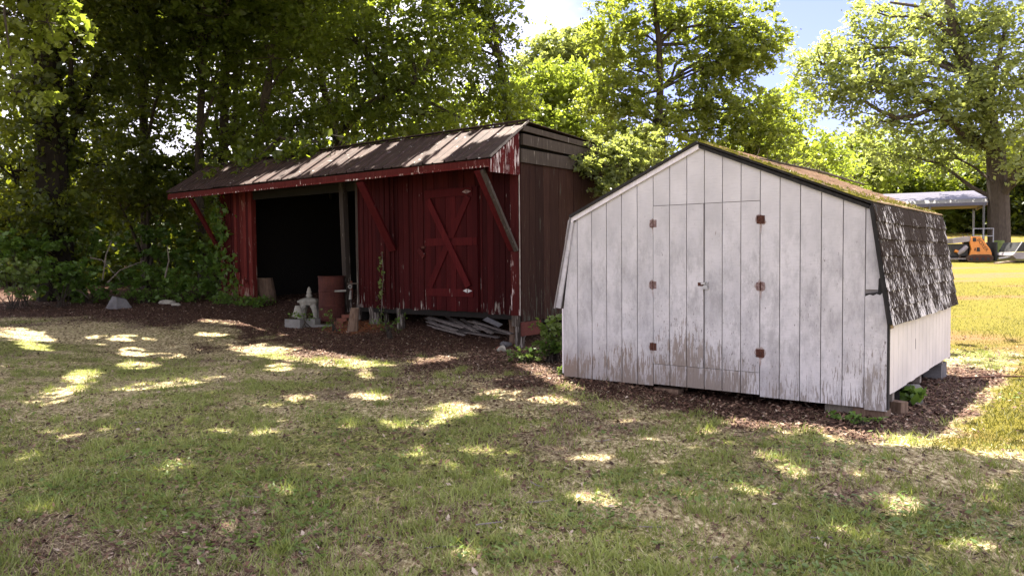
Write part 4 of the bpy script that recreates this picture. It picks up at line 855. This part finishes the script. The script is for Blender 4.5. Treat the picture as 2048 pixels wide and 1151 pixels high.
p = gpt(1316, 18.5); HOLLY = 1; TR = [p, at(1317, 250, 18.5), at(1320, 180, 18.5), at(1318, 90, 18.4), at(1310, 0, 18.3), at(1305, -80, 18.3)]
tree('holly_tree', TR, .11,
     [B_(1230, 60, 18.5, .75, 60), B_(1300, 20, 18.5, .9, 70), B_(1390, 20, 18.5, .9, 80), B_(1470, 50, 18.5, .85, 80), B_(1500, 100, 18.3, .6, 50), B_(1250, 130, 18.8, .75, 60), B_(1380, 110, 18.8, .8, 60), B_(1460, 130, 18.5, .7, 60), B_(1215, 200, 18.5, .6, 50), B_(1280, 210, 18.2, .6, 45), B_(1400, 200, 18.8, .8, 70),
      B_(1480, 220, 18.8, .8, 70), B_(1540, 250, 19, .7, 60), B_(1440, 280, 19, .8, 70), B_(1330, 260, 18.6, .6, 40), B_(1240, 280, 17.8, .5, 45), B_(1290, 290, 17.5, .45, 40), B_(1545, 75, 18.5, .3, 14), B_(1530, 320, 19.5, .6, 40), B_(1590, 330, 20, .55, 36), B_(1480, 320, 19.5, .6, 36)],
     LF_OLIVE, BARK, 'dense dark-leaved tree standing behind the white shed', leaf=.10, tl=.4, per=30, dens=1.55,
     limbs=[([TR[2], at(1260, 195, 18.3), at(1225, 175, 18.3)], .035), ([TR[2], at(1380, 150, 18.5), at(1450, 120, 18.5)], .035), ([TR[1], at(1370, 262, 18.7), at(1450, 255, 19)], .04), ([TR[1], at(1280, 300, 18.2), at(1240, 330, 17.5)], .03)])
p = gpt(1262, 16.3); tree('holly_bush', [p, at(1255, 420, 16.3), at(1240, 350, 16.2)], .05,
     [B_(1160, 325, 15.9, (.32, .3, .2), 34), B_(1195, 345, 16, .35, 34), B_(1205, 300, 16.2, .4, 44), B_(1255, 320, 16.2, .42, 50), B_(1240, 360, 16, .36, 46), B_(1270, 280, 16.5, .42, 44), B_(1215, 375, 15.8, .2, 22), B_(1290, 330, 16.3, .35, 40)],
     LF_PALE, BARK, 'light-leaved shrub reaching from the shed over the barn side wall', 'shrub', leaf=.085, tl=.25, per=26)
p = gpt(1600, 27); tree('round_tree', [p, up(p, 0, 0, 3), up(p, .2, 0, 5.5)], .15, [B_(1560, 210, 27, .9, 50), B_(1590, 290, 27, 1.1, 90), B_(1540, 300, 26, 1.0, 80), B_(1640, 340, 27, 1.0, 70), B_(1500, 330, 25, 1.0, 70), B_(1670, 360, 28, .8, 50), B_(1690, 400, 28, .7, 40)],
     LF_YEL, BARK, 'yellow-green tree directly behind the white shed roof slope', leaf=.15)
# big tree on the right ---------------------------------------
p = gpt(1998, 44); TR = [p, at(1996, 400, 44), at(1992, 300, 44), at(1975, 230, 44), at(1945, 150, 44), at(1915, 90, 44), at(1900, 20, 44), at(1895, -60, 44)]
tree('shade_tree', TR, .6,
     [B_(1640, 130, 44, 1.4, 80), B_(1700, 100, 44, 1.3, 80), B_(1660, 190, 44, 1.3, 60), B_(1730, 170, 43, 1.4, 90), B_(1790, 60, 44, 1.5, 80), B_(1800, 140, 43, 1.6, 110), B_(1760, 240, 44, 1.3, 60), B_(1850, 200, 43, 1.7, 110), B_(1880, 100, 45, 1.6, 90),
      B_(1940, 50, 44, 1.8, 110), B_(2010, 40, 43, 2.0, 130), B_(2030, 150, 42, 2.0, 140), B_(1960, 190, 42, 1.7, 110), B_(1840, 290, 45, 1.3, 80), B_(1900, 300, 45, 1.4, 80), B_(1770, 310, 46, 1.2, 50), B_(2035, 260, 42, 1.5, 90), B_(1940, 250, 43, 1.0, 50), B_(1740, 20, 44, .9, 40), B_(2050, 330, 41, .8, 30), B_(1870, 20, 46, 1.2, 50)] + [(at(2090, 100, 43), (3, 3, 3), 120, .3), (at(1960, -130, 44), (4, 4, 2), 160, .34)],
     LF_PALE, BARK_M, 'huge spreading shade tree with crooked limbs at the right edge', leaf=.25, tl=.9, per=20, hang=.15, dens=.88,
     limbs=[([TR[2], at(1930, 275, 43.5), at(1868, 215, 43), at(1830, 232, 43), at(1795, 236, 43), at(1760, 222, 43), at(1725, 200, 43)], .2), ([TR[5], at(1870, 40, 43.5), at(1830, 12, 43), at(1780, 5, 43)], .16), ([TR[3], at(1990, 150, 43), at(2010, 60, 43)], .22), ([TR[1], at(2030, 350, 43), at(2060, 280, 43)], .3), ([TR[4], at(1900, 140, 43.5), at(1860, 120, 43), at(1820, 130, 43)], .12)])
for i, (px, Y_, bl, m_, lab) in enumerate((
    (1700, 60, [(1690, 330, 2.2), (1720, 380, 2), (1660, 370, 2), (1740, 300, 1.6)], LF_YEL, 'bright distant tree left behind the carport roof'),
    (1800, 64, [(1790, 350, 2.2), (1840, 370, 2.2), (1760, 385, 1.8), (1820, 410, 2)], LF_MID, 'darker distant tree behind the middle of the carport'),
    (1900, 66, [(1880, 370, 2.2), (1920, 350, 2.2), (1950, 390, 2), (1900, 420, 2.2), (1870, 445, 1.6)], LF_YEL, 'sunlit distant tree above the right end of the carport'),
    (1955, 68, [(1960, 430, 2.0), (1940, 445, 1.6), (1985, 400, 2.2), (1900, 448, 1.5)], LF_DARK, 'dark distant tree seen through the carport posts'),
    (2040, 62, [(2030, 400, 2.6), (2045, 440, 2.0), (2020, 330, 2.6), (2060, 360, 2.6)], LF_DARK, 'shadowy distant tree right of the shade tree trunk'))):
    p = gpt(px, Y_); tree('distant_tree', [p, up(p, 0, 0, p[2] + 5), up(p, 0, 0, p[2] + 8)], .3, [B_(a_, b_, Y_, c_, int(60 * c_)) for a_, b_, c_ in bl], m_, BARK_G, lab, leaf=.34, cull=False, per=20, tl=1.)
# far-off wood closing the view
def wood():
    P = []; P2 = []
    for i in range(340):
        f = rng.random(); px = -200 + 1900 * f; Y_ = rng.uniform(40, 56) if px < 1000 else rng.uniform(58, 80); zz = rng.uniform(.5, 6.5) if px < 1000 else rng.uniform(2, 8)
        if 1000 < px < 1210: zz = min(zz, 5)
        if rng.random() < .35: zz = rng.uniform(.5, 3.5)
        q, _, _ = twig_cloud(np.array([at(px, 500, Y_)[0], Y_, zz + ghf(0, Y_) * .6]), (2.6, 2.2, 1.7), 9, 22, 1.2); P.append(q)
    for i in range(270):
        Y_ = rng.uniform(26, 38); px = rng.uniform(-260, 640) if i > 60 else rng.uniform(-200, 120); q, _, _ = twig_cloud(np.array([at(px, 500, Y_)[0], Y_, ghf(0, Y_) + rng.uniform(.1, 3.6 if i > 60 else 6.5)]), (1.7, 1.5, 1.0), 12, 22, .8); P2.append(q)
    for i in range(150):
        x0 = rng.uniform(36, 90); q, _, _ = twig_cloud(np.array([x0, rng.uniform(78, 92), 5 + rng.uniform(0, 9)]), (3.2, 3, 2.4), 12, 20, 1.6); P.append(q)
    return np.concatenate([leaves(np.concatenate(P), .42), leaves(np.concatenate(P2), .24)])
tag(fast_mesh('woodland', wood(), 4, LF_DARK), 'distant mass of mixed woodland closing the view behind everything', 'woodland', kind='stuff')
# overhead tree whose boughs shade the yard; only its lowest sprays hang into view at top left
def overhead():
    base = np.array([-9.5, 6.0, ghf(-9.5, 6.0) - .1]); T = [base, base + [.3, .2, 4], base + [1.2, .8, 7.5], base + [3, 1.5, 9.5]]
    root = empty('shade_maple', base, 0, 'tall yard tree whose yellow-lit leafy sprays hang in at top left', 'tree')
    b = MB(); b.tube([tuple(p - base) for p in T], [.45, .38, .3, .2], 10, .1); b.build('trunk', BARK, root)
    lb = MB(); P = []
    for tx, ty in [(-12, 12), (-8, 8), (-8, 13), (-4, 7), (-4, 11), (-3, 15), (0, 8), (0, 12), (2, 6), (2.5, 10), (4, 5), (-6, 16), (-11, 16)]:
        z = 9.6 + ty * .05 + rng.uniform(-.3, .3); e = np.array([tx, ty, z]); s = T[3 if tx > -8 else 2]; m = (s + e) / 2 + [0, 0, .8]
        lb.tube([tuple(q - base) for q in (s, m, e)], [.13, .09, .03], 6)
    lb.build('limbs', BARK, root)
    n = 185000; x = rng.uniform(-18, 7.5, n); y = rng.uniform(3.5, 24.0, n); k = (y < 17) | (x < -1 - (y - 17) * .3); x, y = x[k], y[k]; n = len(x); z = 9.4 + rng.random(n) * 1.6 + .06 * (y - 8)
    dn = fbm(x, y, .8, 3, 3); k = rng.random(n) < (.60 + 1.2 * sstep(.30, .5, dn)); P = np.stack([x, y, z], -1)[k]
    P = P[sun_cull(P)]; vis = (lambda q: (q[0] > -60) & (q[0] < 2110) & (q[1] > -25))(to_px(P)); P = P[~vis]
    LV = [leaves(P, .25, .1, .8)]
    tag(fast_mesh('crown', np.concatenate(LV) - base, 4, LF_MID, root), kind='stuff')
    lo = []; tw = MB()
    for px, py, Y_, r, k_ in ((20, 30, 10.5, (.55, .5, .28), 26), (95, 45, 10.5, (.4, .5, .22), 18), (30, 185, 10, (.26, .4, .13), 11), (-10, 110, 10, (.3, .4, .2), 8), (130, 20, 11, (.3, .4, .15), 8), (60, 0, 10.5, (.5, .5, .2), 20)):
        c = at(px, py, Y_); q, B, out = twig_cloud(c, r, k_, 18, .3, .4); lo.append(q); tw.tube([tuple(c - base + [0, 0, 2.2]), tuple(c - base + [-.1, 0, 1]), tuple(c - base)], [.02, .015, .008], 5)
        for j in range(len(B)): tw.tube([tuple(c - base), tuple((c + B[j]) / 2 - base + [0, 0, .03]), tuple(B[j] - base), tuple(B[j] + out[j] * .3 - base)], [.006, .004, .003, .002], 4)
    tag(fast_mesh('hanging_sprays', leaves(np.concatenate(lo), .10, .5, .7) - base, 4, LF_YEL, root), kind='stuff'); tw.build('hanging_twigs', BARK, root)
overhead()
# undergrowth at the wood's edge ------------------------------
def bush(name, px, py, Y_, r, k, m_, lab, leaf=.09, cat='shrub', tl=.3, per=22, stems=6, group=None):
    c = at(px, py, Y_); base = np.array([c[0], c[1], ghf(c[0], c[1]) - .03]); root = empty(name, base, 0, lab, cat, group)
    P, B, out = twig_cloud(c, r, k, per, tl, .1); P = P[P[:, 2] > gh(P[:, 0], P[:, 1]) + .02]
    tag(fast_mesh('foliage', leaves(P, leaf, .15, .62) - base, 4, m_, root), kind='stuff')
    b = MB()
    for j in range(min(stems * 2, len(B))):
        e = B[j]; b.tube([(rng.normal(0, .08), rng.normal(0, .08), 0), tuple((e - base) * [.5, .5, .6]), tuple(e - base), tuple(e + out[j] * tl - base)], [.012, .009, .005, .002], 4)
    b.build('stems', BARK, root); return root
for px, py, Y_, r, k, lf, lab in ((45, 490, 19.5, (1.0, .7, .38), 70, .13, 'tall fern-like green shrub at the left edge below the ivy tree'), (20, 555, 18.6, (.8, .6, .42), 60, .11, 'low pale leafy shrub in the far left corner'),
    (120, 550, 19.2, (.9, .6, .4), 60, .11, 'leafy shrub below and right of the fern-like one'), (180, 575, 20.0, (.6, .4, .28), 44, .10, 'low bramble patch left of the grey rock'), (300, 560, 20.5, (.9, .6, .35), 70, .10, 'dark green bramble behind the grey rock'),
    (385, 580, 20.2, (.75, .5, .28), 60, .09, 'green ground shrub against the left end of the barn'), (425, 530, 21, (.45, .5, .6), 40, .11, 'upright leafy shrub behind the barn end post'), (285, 590, 20.0, (.5, .4, .15), 26, .08, 'thin creeping plants right of the grey rock'),
    (470, 600, 19.6, (.45, .25, .12), 34, .08, 'small green plants at the foot of the barn end post'), (510, 603, 19.1, (.35, .2, .1), 22, .08, 'low weeds beside the upright sawn log'),
    (150, 480, 22, (1.2, .9, .5), 60, .13, 'dark shrub mass beneath the ivy-covered trunk'), (330, 500, 23, (1.4, .9, .8), 80, .14, 'dark tangled shrub left of the barn corner brace'),
    (610, 632, 16.45, (.06, .05, .08), 3, .06, 'small leafy sprig in front of the concrete blocks'), (668, 640, 16.1, (.14, .08, .05), 6, .05, 'weeds in front of the brick pile'), (775, 645, 15.4, (.15, .1, .08), 8, .05, 'small weeds below the climbing vine')):
    bush('shrub', px, py, Y_, r, k, LF_BUSH if px != 20 else LF_LIGHT, lab, lf)
bush('laurel_bush', 1106, 662, 12.2, (.14, .18, .22), 22, LF_LIGHT, 'light green leafy bush between the barn corner and the shed', .10, stems=9, per=16)
bush('laurel_bush', 1098, 700, 12.0, (.12, .12, .10), 8, LF_BUSH, 'dark low bush at the foot of the light green one', .10)
bush('weed_clump', 1050, 712, 12.0, (.28, .2, .06), 26, LF_LIGHT, 'bright green weeds in front of the barn corner post', .05, 'weed', .12)
bush('weed_clump', 1135, 742, 9.9, (.12, .1, .08), 12, LF_LIGHT, 'small bright weed at the shed left front corner', .05, 'weed', .12)
bush('weed_clump', 1165, 752, 9.55, (.18, .08, .07), 14, LF_BUSH, 'dark green weeds along the shed base near its left end', .05, 'weed', .12)
bush('weed_clump', 1215, 762, 9.25, (.14, .08, .05), 14, LF_LIGHT, 'star-shaped light weed at the shed base left of the doors', .05, 'weed', .12)
bush('weed_clump', 1820, 785, 8.0, (.07, .08, .08), 5, LF_BUSH, 'leafy weed growing beside the block under the shed side', .09, 'weed', .12)
bush('weed_clump', 1730, 838, 7.0, (.08, .06, .03), 6, LF_BUSH, 'weeds in front of the peeling corner board', .045, 'weed', .1)
bush('weed_clump', 1690, 836, 7.25, (.08, .06, .04), 8, LF_BUSH, 'tiny weed under the shed front left of the corner', .04, 'weed', .1)
bush('weed_clump', 1270, 742, 9.6, (.06, .06, .04), 5, LF_BUSH, 'single low weed close to the shed base', .04, 'weed', .1)
# grey dead branches in the undergrowth
for pts, lab in (([(205, 560), (212, 510), (224, 480)], 'upright bare grey stick in the undergrowth'), ([(215, 565), (240, 540), (290, 520)], 'long bare branch slanting through the brambles'), ([(150, 578), (165, 585), (178, 597)], 'pale crooked branch on the ground left of the grey rock'),
                 ([(180, 515), (205, 520), (240, 560)], 'thin curved bare branch among the shrubs'), ([(330, 555), (338, 520), (334, 490)], 'thin bare sapling stem left of the barn')):
    P_ = [at(a_, b_, 19.4 + .15 * i) for i, (a_, b_) in enumerate(pts)]; c = P_[0]; b = MB().tube([tuple(q - c) for q in P_], [.022, .018, .008], 6); o = b.build('dead_branch', BEAMW if False else BARK_G); o.location = tuple(c); tag(o, lab, 'branch')
# vines on the barn
def vine(name, pts, n, spread, m_, lab, leaf=.06):
    P_ = [loc(BA, *q) for q in pts]; base = P_[0]; root = empty(name, base, 0, lab, 'vine')
    MB().tube([tuple(q - base) for q in P_], [.007] * len(P_), 5).build('stem', BARK_G, root); t = rng.random(n) * (len(P_) - 1.001); i = t.astype(int); A = np.array(P_); f = (t - i)[:, None]
    Q_ = A[i] * (1 - f) + A[i + 1] * f; Q_ = Q_ + AX * rng.normal(0, spread, n)[:, None] + BX * (-np.abs(rng.normal(0, .03, n)) - .02)[:, None] + np.stack([0 * t, 0 * t, rng.normal(0, spread, n)], -1)
    tag(fast_mesh('vine_leaves', leaves(Q_, leaf, .7, .75) - base, 4, m_, root), kind='stuff')
vine('climbing_vine', [(-3.72, -.03, .25), (-3.68, -.03, .8), (-3.62, -.03, 1.2), (-3.66, -.03, 1.7)], 70, .05, LF_LIGHT, 'thin vine climbing the red boards left of the barn door')
vine('climbing_vine', [(-9.55, -.06, .4), (-9.6, -.06, 1.4), (-9.75, -.06, 2.2), (-9.7, -.06, 3.0)], 420, .22, LF_BUSH, 'thick leafy vine over the barn end post at far left', .11)
vine('climbing_vine', [(-9.1, -.06, .5), (-9.05, -.06, 1.0), (-9.15, -.06, 1.5)], 70, .12, LF_BUSH, 'sparse vine leaves on the narrow red wall by the opening', .1)

# ------------------------------------------------------------------ carport and machines on the field
ROOFL = simple('carport_roof_metal', (.085, .077, .10), (.062, .056, .074), 2, .45); WHT = simple('white_metal', (.26, .26, .28), (.3, .3, .32), 3, .5); TAN = simple('carport_underside', (.22, .17, .14), (.17, .13, .11), 3, .8)
BLUEG = simple('carport_fascia', (.17, .17, .24), (.13, .13, .19), 3, .6); POSTM = simple('galvanised_post', (.14, .14, .15), (.10, .10, .11), 5, .5)
ce = at(1972, 412, 44); gz = ghf(ce[0], ce[1]); CP = empty('carport', (ce[0], ce[1], gz), 0, 'open metal carport with pale ribbed roof on thin posts', 'carport')
CD = np.array([-.90, .44]); CN = np.array([.44, .90])
def cpt(s, t, z): return (CD[0] * s + CN[0] * t, CD[1] * s + CN[1] * t, z)
hz = ce[2] - gz
def cquad(name, P4, mat, th=.03):
    b = MB().add([*P4, *[(p[0], p[1], p[2] - th) for p in P4]], [(0, 1, 2, 3), (7, 6, 5, 4), (0, 4, 5, 1), (1, 5, 6, 2), (2, 6, 7, 3), (3, 7, 4, 0)]); return b.build(name, mat, CP)
ez = hz + .42
for i in range(5):
    t0, t1 = .12 + i * .62, .12 + (i + 1) * .62 - .03; z0, z1 = ez + t0 * .22, ez + t1 * .22
    cquad('roof_panel', [cpt(-.1, t0, z0), cpt(11, t0, z0), cpt(11, t1, z1), cpt(-.1, t1, z1)], ROOFL)
for i in range(5):
    t0, t1 = 6.2 - (.0 + i * .62), 6.2 - ((i + 1) * .62 - .03); z0, z1 = ez + (6.2 - t0) * .22, ez + (6.2 - t1) * .22
    cquad('roof_panel', [cpt(-.1, t1, z1), cpt(11, t1, z1), cpt(11, t0, z0), cpt(-.1, t0, z0)], ROOFL)
cquad('eave_strip', [cpt(-.1, -.02, ez - .16), cpt(11, -.02, ez - .16), cpt(11, .11, ez + .02), cpt(-.1, .11, ez + .02)], WHT)
b = MB().add([cpt(-.1, -.02, ez - .19), cpt(11, -.02, ez - .19), cpt(11, .04, ez - .36), cpt(-.1, .04, ez - .36), cpt(-.1, .03, ez - .19), cpt(11, .03, ez - .19), cpt(11, .09, ez - .36), cpt(-.1, .09, ez - .36)], [(0, 1, 2, 3), (7, 6, 5, 4), (0, 4, 5, 1), (1, 5, 6, 2), (2, 6, 7, 3), (3, 7, 4, 0)]); b.build('side_panel', BLUEG, CP)
cquad('ceiling', [cpt(0, .12, ez - .2), cpt(10.9, .12, ez - .2), cpt(10.9, 6.1, ez - .2), cpt(0, 6.1, ez - .2)], TAN)
b = MB().add([cpt(-.08, -.02, ez - .36), cpt(-.08, 6.2, ez - .36), cpt(-.08, 6.2, ez - .02), cpt(-.08, 3.1, ez + .66), cpt(-.08, .0, ez - .02)] + [cpt(-.03, -.02, ez - .36), cpt(-.03, 6.2, ez - .36), cpt(-.03, 6.2, ez - .02), cpt(-.03, 3.1, ez + .66), cpt(-.03, .0, ez - .02)],
    [(0, 1, 2, 3, 4), (9, 8, 7, 6, 5), (0, 5, 6, 1), (1, 6, 7, 2), (2, 7, 8, 3), (3, 8, 9, 4), (4, 9, 5, 0)]); b.build('gable_panel', TAN, CP)
for s in (.1, 2.8, 5.5, 8.2, 10.8):
    for t in (.06, 6.1):
        a_ = cpt(s, t, -.1 if t < 1 else .3); b_ = cpt(s, t, ez - .1); MB().bar(a_, b_, .09, .09, (0, 1, 0)).build('post', POSTM if not (s > 1 and t > 1) else BLACK, CP)
# mini loader
ORG = simple('orange_paint', (.62, .22, .03), (.50, .17, .025), 2, .45, bump=.05, spec=.5); TRK = simple('dirty_rubber_track', (.10, .055, .03), (.05, .035, .025), 10, .9); DK = simple('black_plastic', (.015, .015, .016), (.03, .03, .03), 6, .6); SILV = simple('dusty_hood', (.30, .27, .28), (.22, .20, .21), 4, .5)
g_ = at(1940, 521, 38); LO = empty('mini_loader', (g_[0], g_[1], ghf(g_[0], g_[1])), -.12, 'small orange tracked loader with black lettering parked by the carport', 'loader')
S_ = .95
b = MB().prism([(-.22, .30), (-.12, .62), (-.20, .95), (-.10, 1.23), (.28, 1.23), (.72, .62), (.80, .40), (.80, .28)], -.42, -.30); b.build('side_panel', ORG, LO)
b = MB().prism([(-.22, .30), (-.12, .62), (-.20, .95), (-.10, 1.23), (.28, 1.23), (.72, .62), (.80, .40), (.80, .28)], .30, .42); b.build('side_panel', ORG, LO)
MB().box(-.15, .5, -.29, .29, .3, 1.1).build('body', DK, LO)
def track(y0, y1):
    pr = [(-.25, .02), (.72, .02), (.84, .10), (.86, .22), (.80, .32), (.60, .36), (-.10, .36), (-.28, .30), (-.36, .18), (-.34, .07)]
    o = MB().prism(pr, y0, y1).build('track', TRK, LO); inner = [(x_ * .86 + .035, (z_ - .19) * .62 + .19) for x_, z_ in pr]; MB().prism(inner, y0 - .012, y0 - .001).build('track_frame', RUST, o)
    for xw in (-.15, .1, .35, .6): MB().tube([(xw, y0 - .03, .15), (xw, y0 - .012, .15)], [.075, .075], 12).build('road_wheel', DK, o)
track(-.50, -.26); track(.26, .50)
for x0 in (-.04,): MB().prism([(-.07, .98), (-.07, 1.17), (.07, 1.17), (.10, .98)], -.428, -.4205).build('vent', DK, LO)
MB().prism([(.10, .50), (.12, .70), (.24, .70), (.27, .50)], -.428, -.4205).build('access_hole', DK, LO); MB().prism([(-.0, .55), (.02, .68), (.07, .68), (.06, .53)], -.428, -.4205).build('access_hole', RUST, LO)
MB().bar((-.95, 0, 1.02), (-.15, 0, 1.12), .75, .24, (0, 0, 1)).build('engine_hood', SILV, LO)
MB().box(-.95, -.22, -.28, .28, .30, .88).build('engine', DK, LO); MB().tube([(-.7, -.3, .4), (-.5, -.34, .55), (-.3, -.3, .75)], [.09, .12, .10], 8).build('engine_part', SILV, LO)
MB().tube([(-.85, -.32, .55), (-.7, -.32, .5)], [.07, .07], 8).build('filter', ORG, LO)
MB().box(-1.05, -.3, -.4, .4, .12, .2).build('platform', PLANKG, LO)
MB().bar((.25, -.2, 1.22), (.9, -.2, .45), .09, .08).build('lift_arm', DK, LO); MB().bar((.25, .2, 1.22), (.9, .2, .45), .09, .08).build('lift_arm', DK, LO)
MB().box(.95, 1.02, -.5, .5, .05, .95).build('attachment_plate', DK, LO)
for k in range(3): MB().tube([(-.3 + .2 * k, 0, 1.2), (-.35 + .22 * k, .05, 1.36)], [.012, .015], 5).build('control_lever', DK, LO)
tx = bpy.data.curves.new('lettering', 'FONT'); tx.body = 'BOXER'; tx.size = .23; tx.extrude = .002; to = bpy.data.objects.new('lettering_tmp', tx); C.objects.link(to)
bpy.context.view_layer.update(); tm = bpy.data.meshes.new_from_object(to.evaluated_get(bpy.context.evaluated_depsgraph_get())); bpy.data.objects.remove(to)
tm.materials.append(BLACK); lt = bpy.data.objects.new('lettering', tm); link(lt, LO); lt.location = (.10, -.4235, 1.07); lt.rotation_euler = Matrix(((math.cos(.93), 0, math.sin(.93)), (0, 1, 0), (-math.sin(.93), 0, math.cos(.93)))).to_euler() if False else (math.pi / 2, .93, 0)
# utility trailer with ramp gate
g_ = at(1966, 515, 39.5); TRL = empty('ramp_trailer', (g_[0], g_[1], ghf(g_[0], g_[1])), -.1, 'utility trailer with raised pale mesh ramp gate behind the loader', 'trailer')
b = MB()
for x0 in (-.48, 0, .48): b.bar((x0, 0, .35), (x0, 0, 1.55), .04, .04)
for z0 in (.4, .78, 1.15, 1.53): b.bar((-.48, 0, z0), (.48, 0, z0), .04, .038)
b.build('ramp_gate', WHT, TRL); b = MB(); b.box(-1.9, .5, .05, 1.6, .38, .48); b.build('deck', DK, TRL)
b = MB()
for k in range(8): b.bar((-.42 + .12 * k, -.05, .15), (-.42 + .12 * k, -.05, .75), .03, .03)
b.build('gate_slats', DK, TRL)
for x0 in (-1.4, -.7): MB().tube([(x0, -.12, .3), (x0, .06, .3)], [.3, .3], 16).build('wheel', DK, TRL)
MB().box(-1.9, .5, .05, .09, .48, .7).build('side_rail', DK, TRL)
g_ = at(2042, 510, 37); BO = empty('flatbed_trailer', (g_[0], g_[1], ghf(g_[0], g_[1])), .1, 'low silver-sided trailer under a dark cover at the right edge', 'trailer')
MB().prism([(-.75, .35), (-.55, .18), (1.6, .18), (1.6, .5), (-.6, .5)], -.4, .8).build('hull', SILV, BO); MB().prism([(-.55, .52), (-.30, .95), (1.6, 1.02), (1.6, .52)], -.38, .78).build('cover', DK, BO)
MB().bar((-1.3, -.2, .22), (-.6, -.2, .3), .06, .06).build('drawbar', STEEL, BO); MB().tube([(.6, -.5, .2), (.6, -.3, .2)], [.22, .22], 14).build('wheel', DK, BO); MB().bar((-.62, -.41, .5), (-.28, -.41, .98), .03, .03).build('cover_edge', WHT, BO)
g_ = at(2010, 519, 36.5); o = MB().box(-.9, .9, -.1, .1, 0, .06).build('timber_plank', CUTW); o.location = (g_[0], g_[1], ghf(g_[0], g_[1]) + .02); o.rotation_euler = (0, -.05, .6); tag(o, 'long pale plank lying on the grass right of the loader', 'plank')
g_ = at(1997, 500, 40.5); o = empty('green_drum', (g_[0], g_[1], ghf(g_[0], g_[1])), 0, 'mossy green upright drum at the foot of the shade tree', 'barrel')
MB().lathe([(.25, 0), (.27, .3), (.26, .32), (.27, .34), (.26, .66), (.27, .68), (.26, .85), (.22, .86)], 16).build('drum_body', simple('green_drum_paint', (.16, .20, .05), (.09, .12, .03), 6, .7), o)
MB().tube([(0, 0, .84), (0, 0, .862)], [.24, .24], 14).build('drum_lid', DK, o)
p = on_ground(2015, 756); o = MB().tube([(-.6, 0, .01), (0, .04, .02), (.7, -.02, .01)], [.012, .012, .008], 6).build('twig', RUST); o.location = tuple(p); tag(o, 'long reddish stick lying on the sunlit field right of the shed', 'stick')
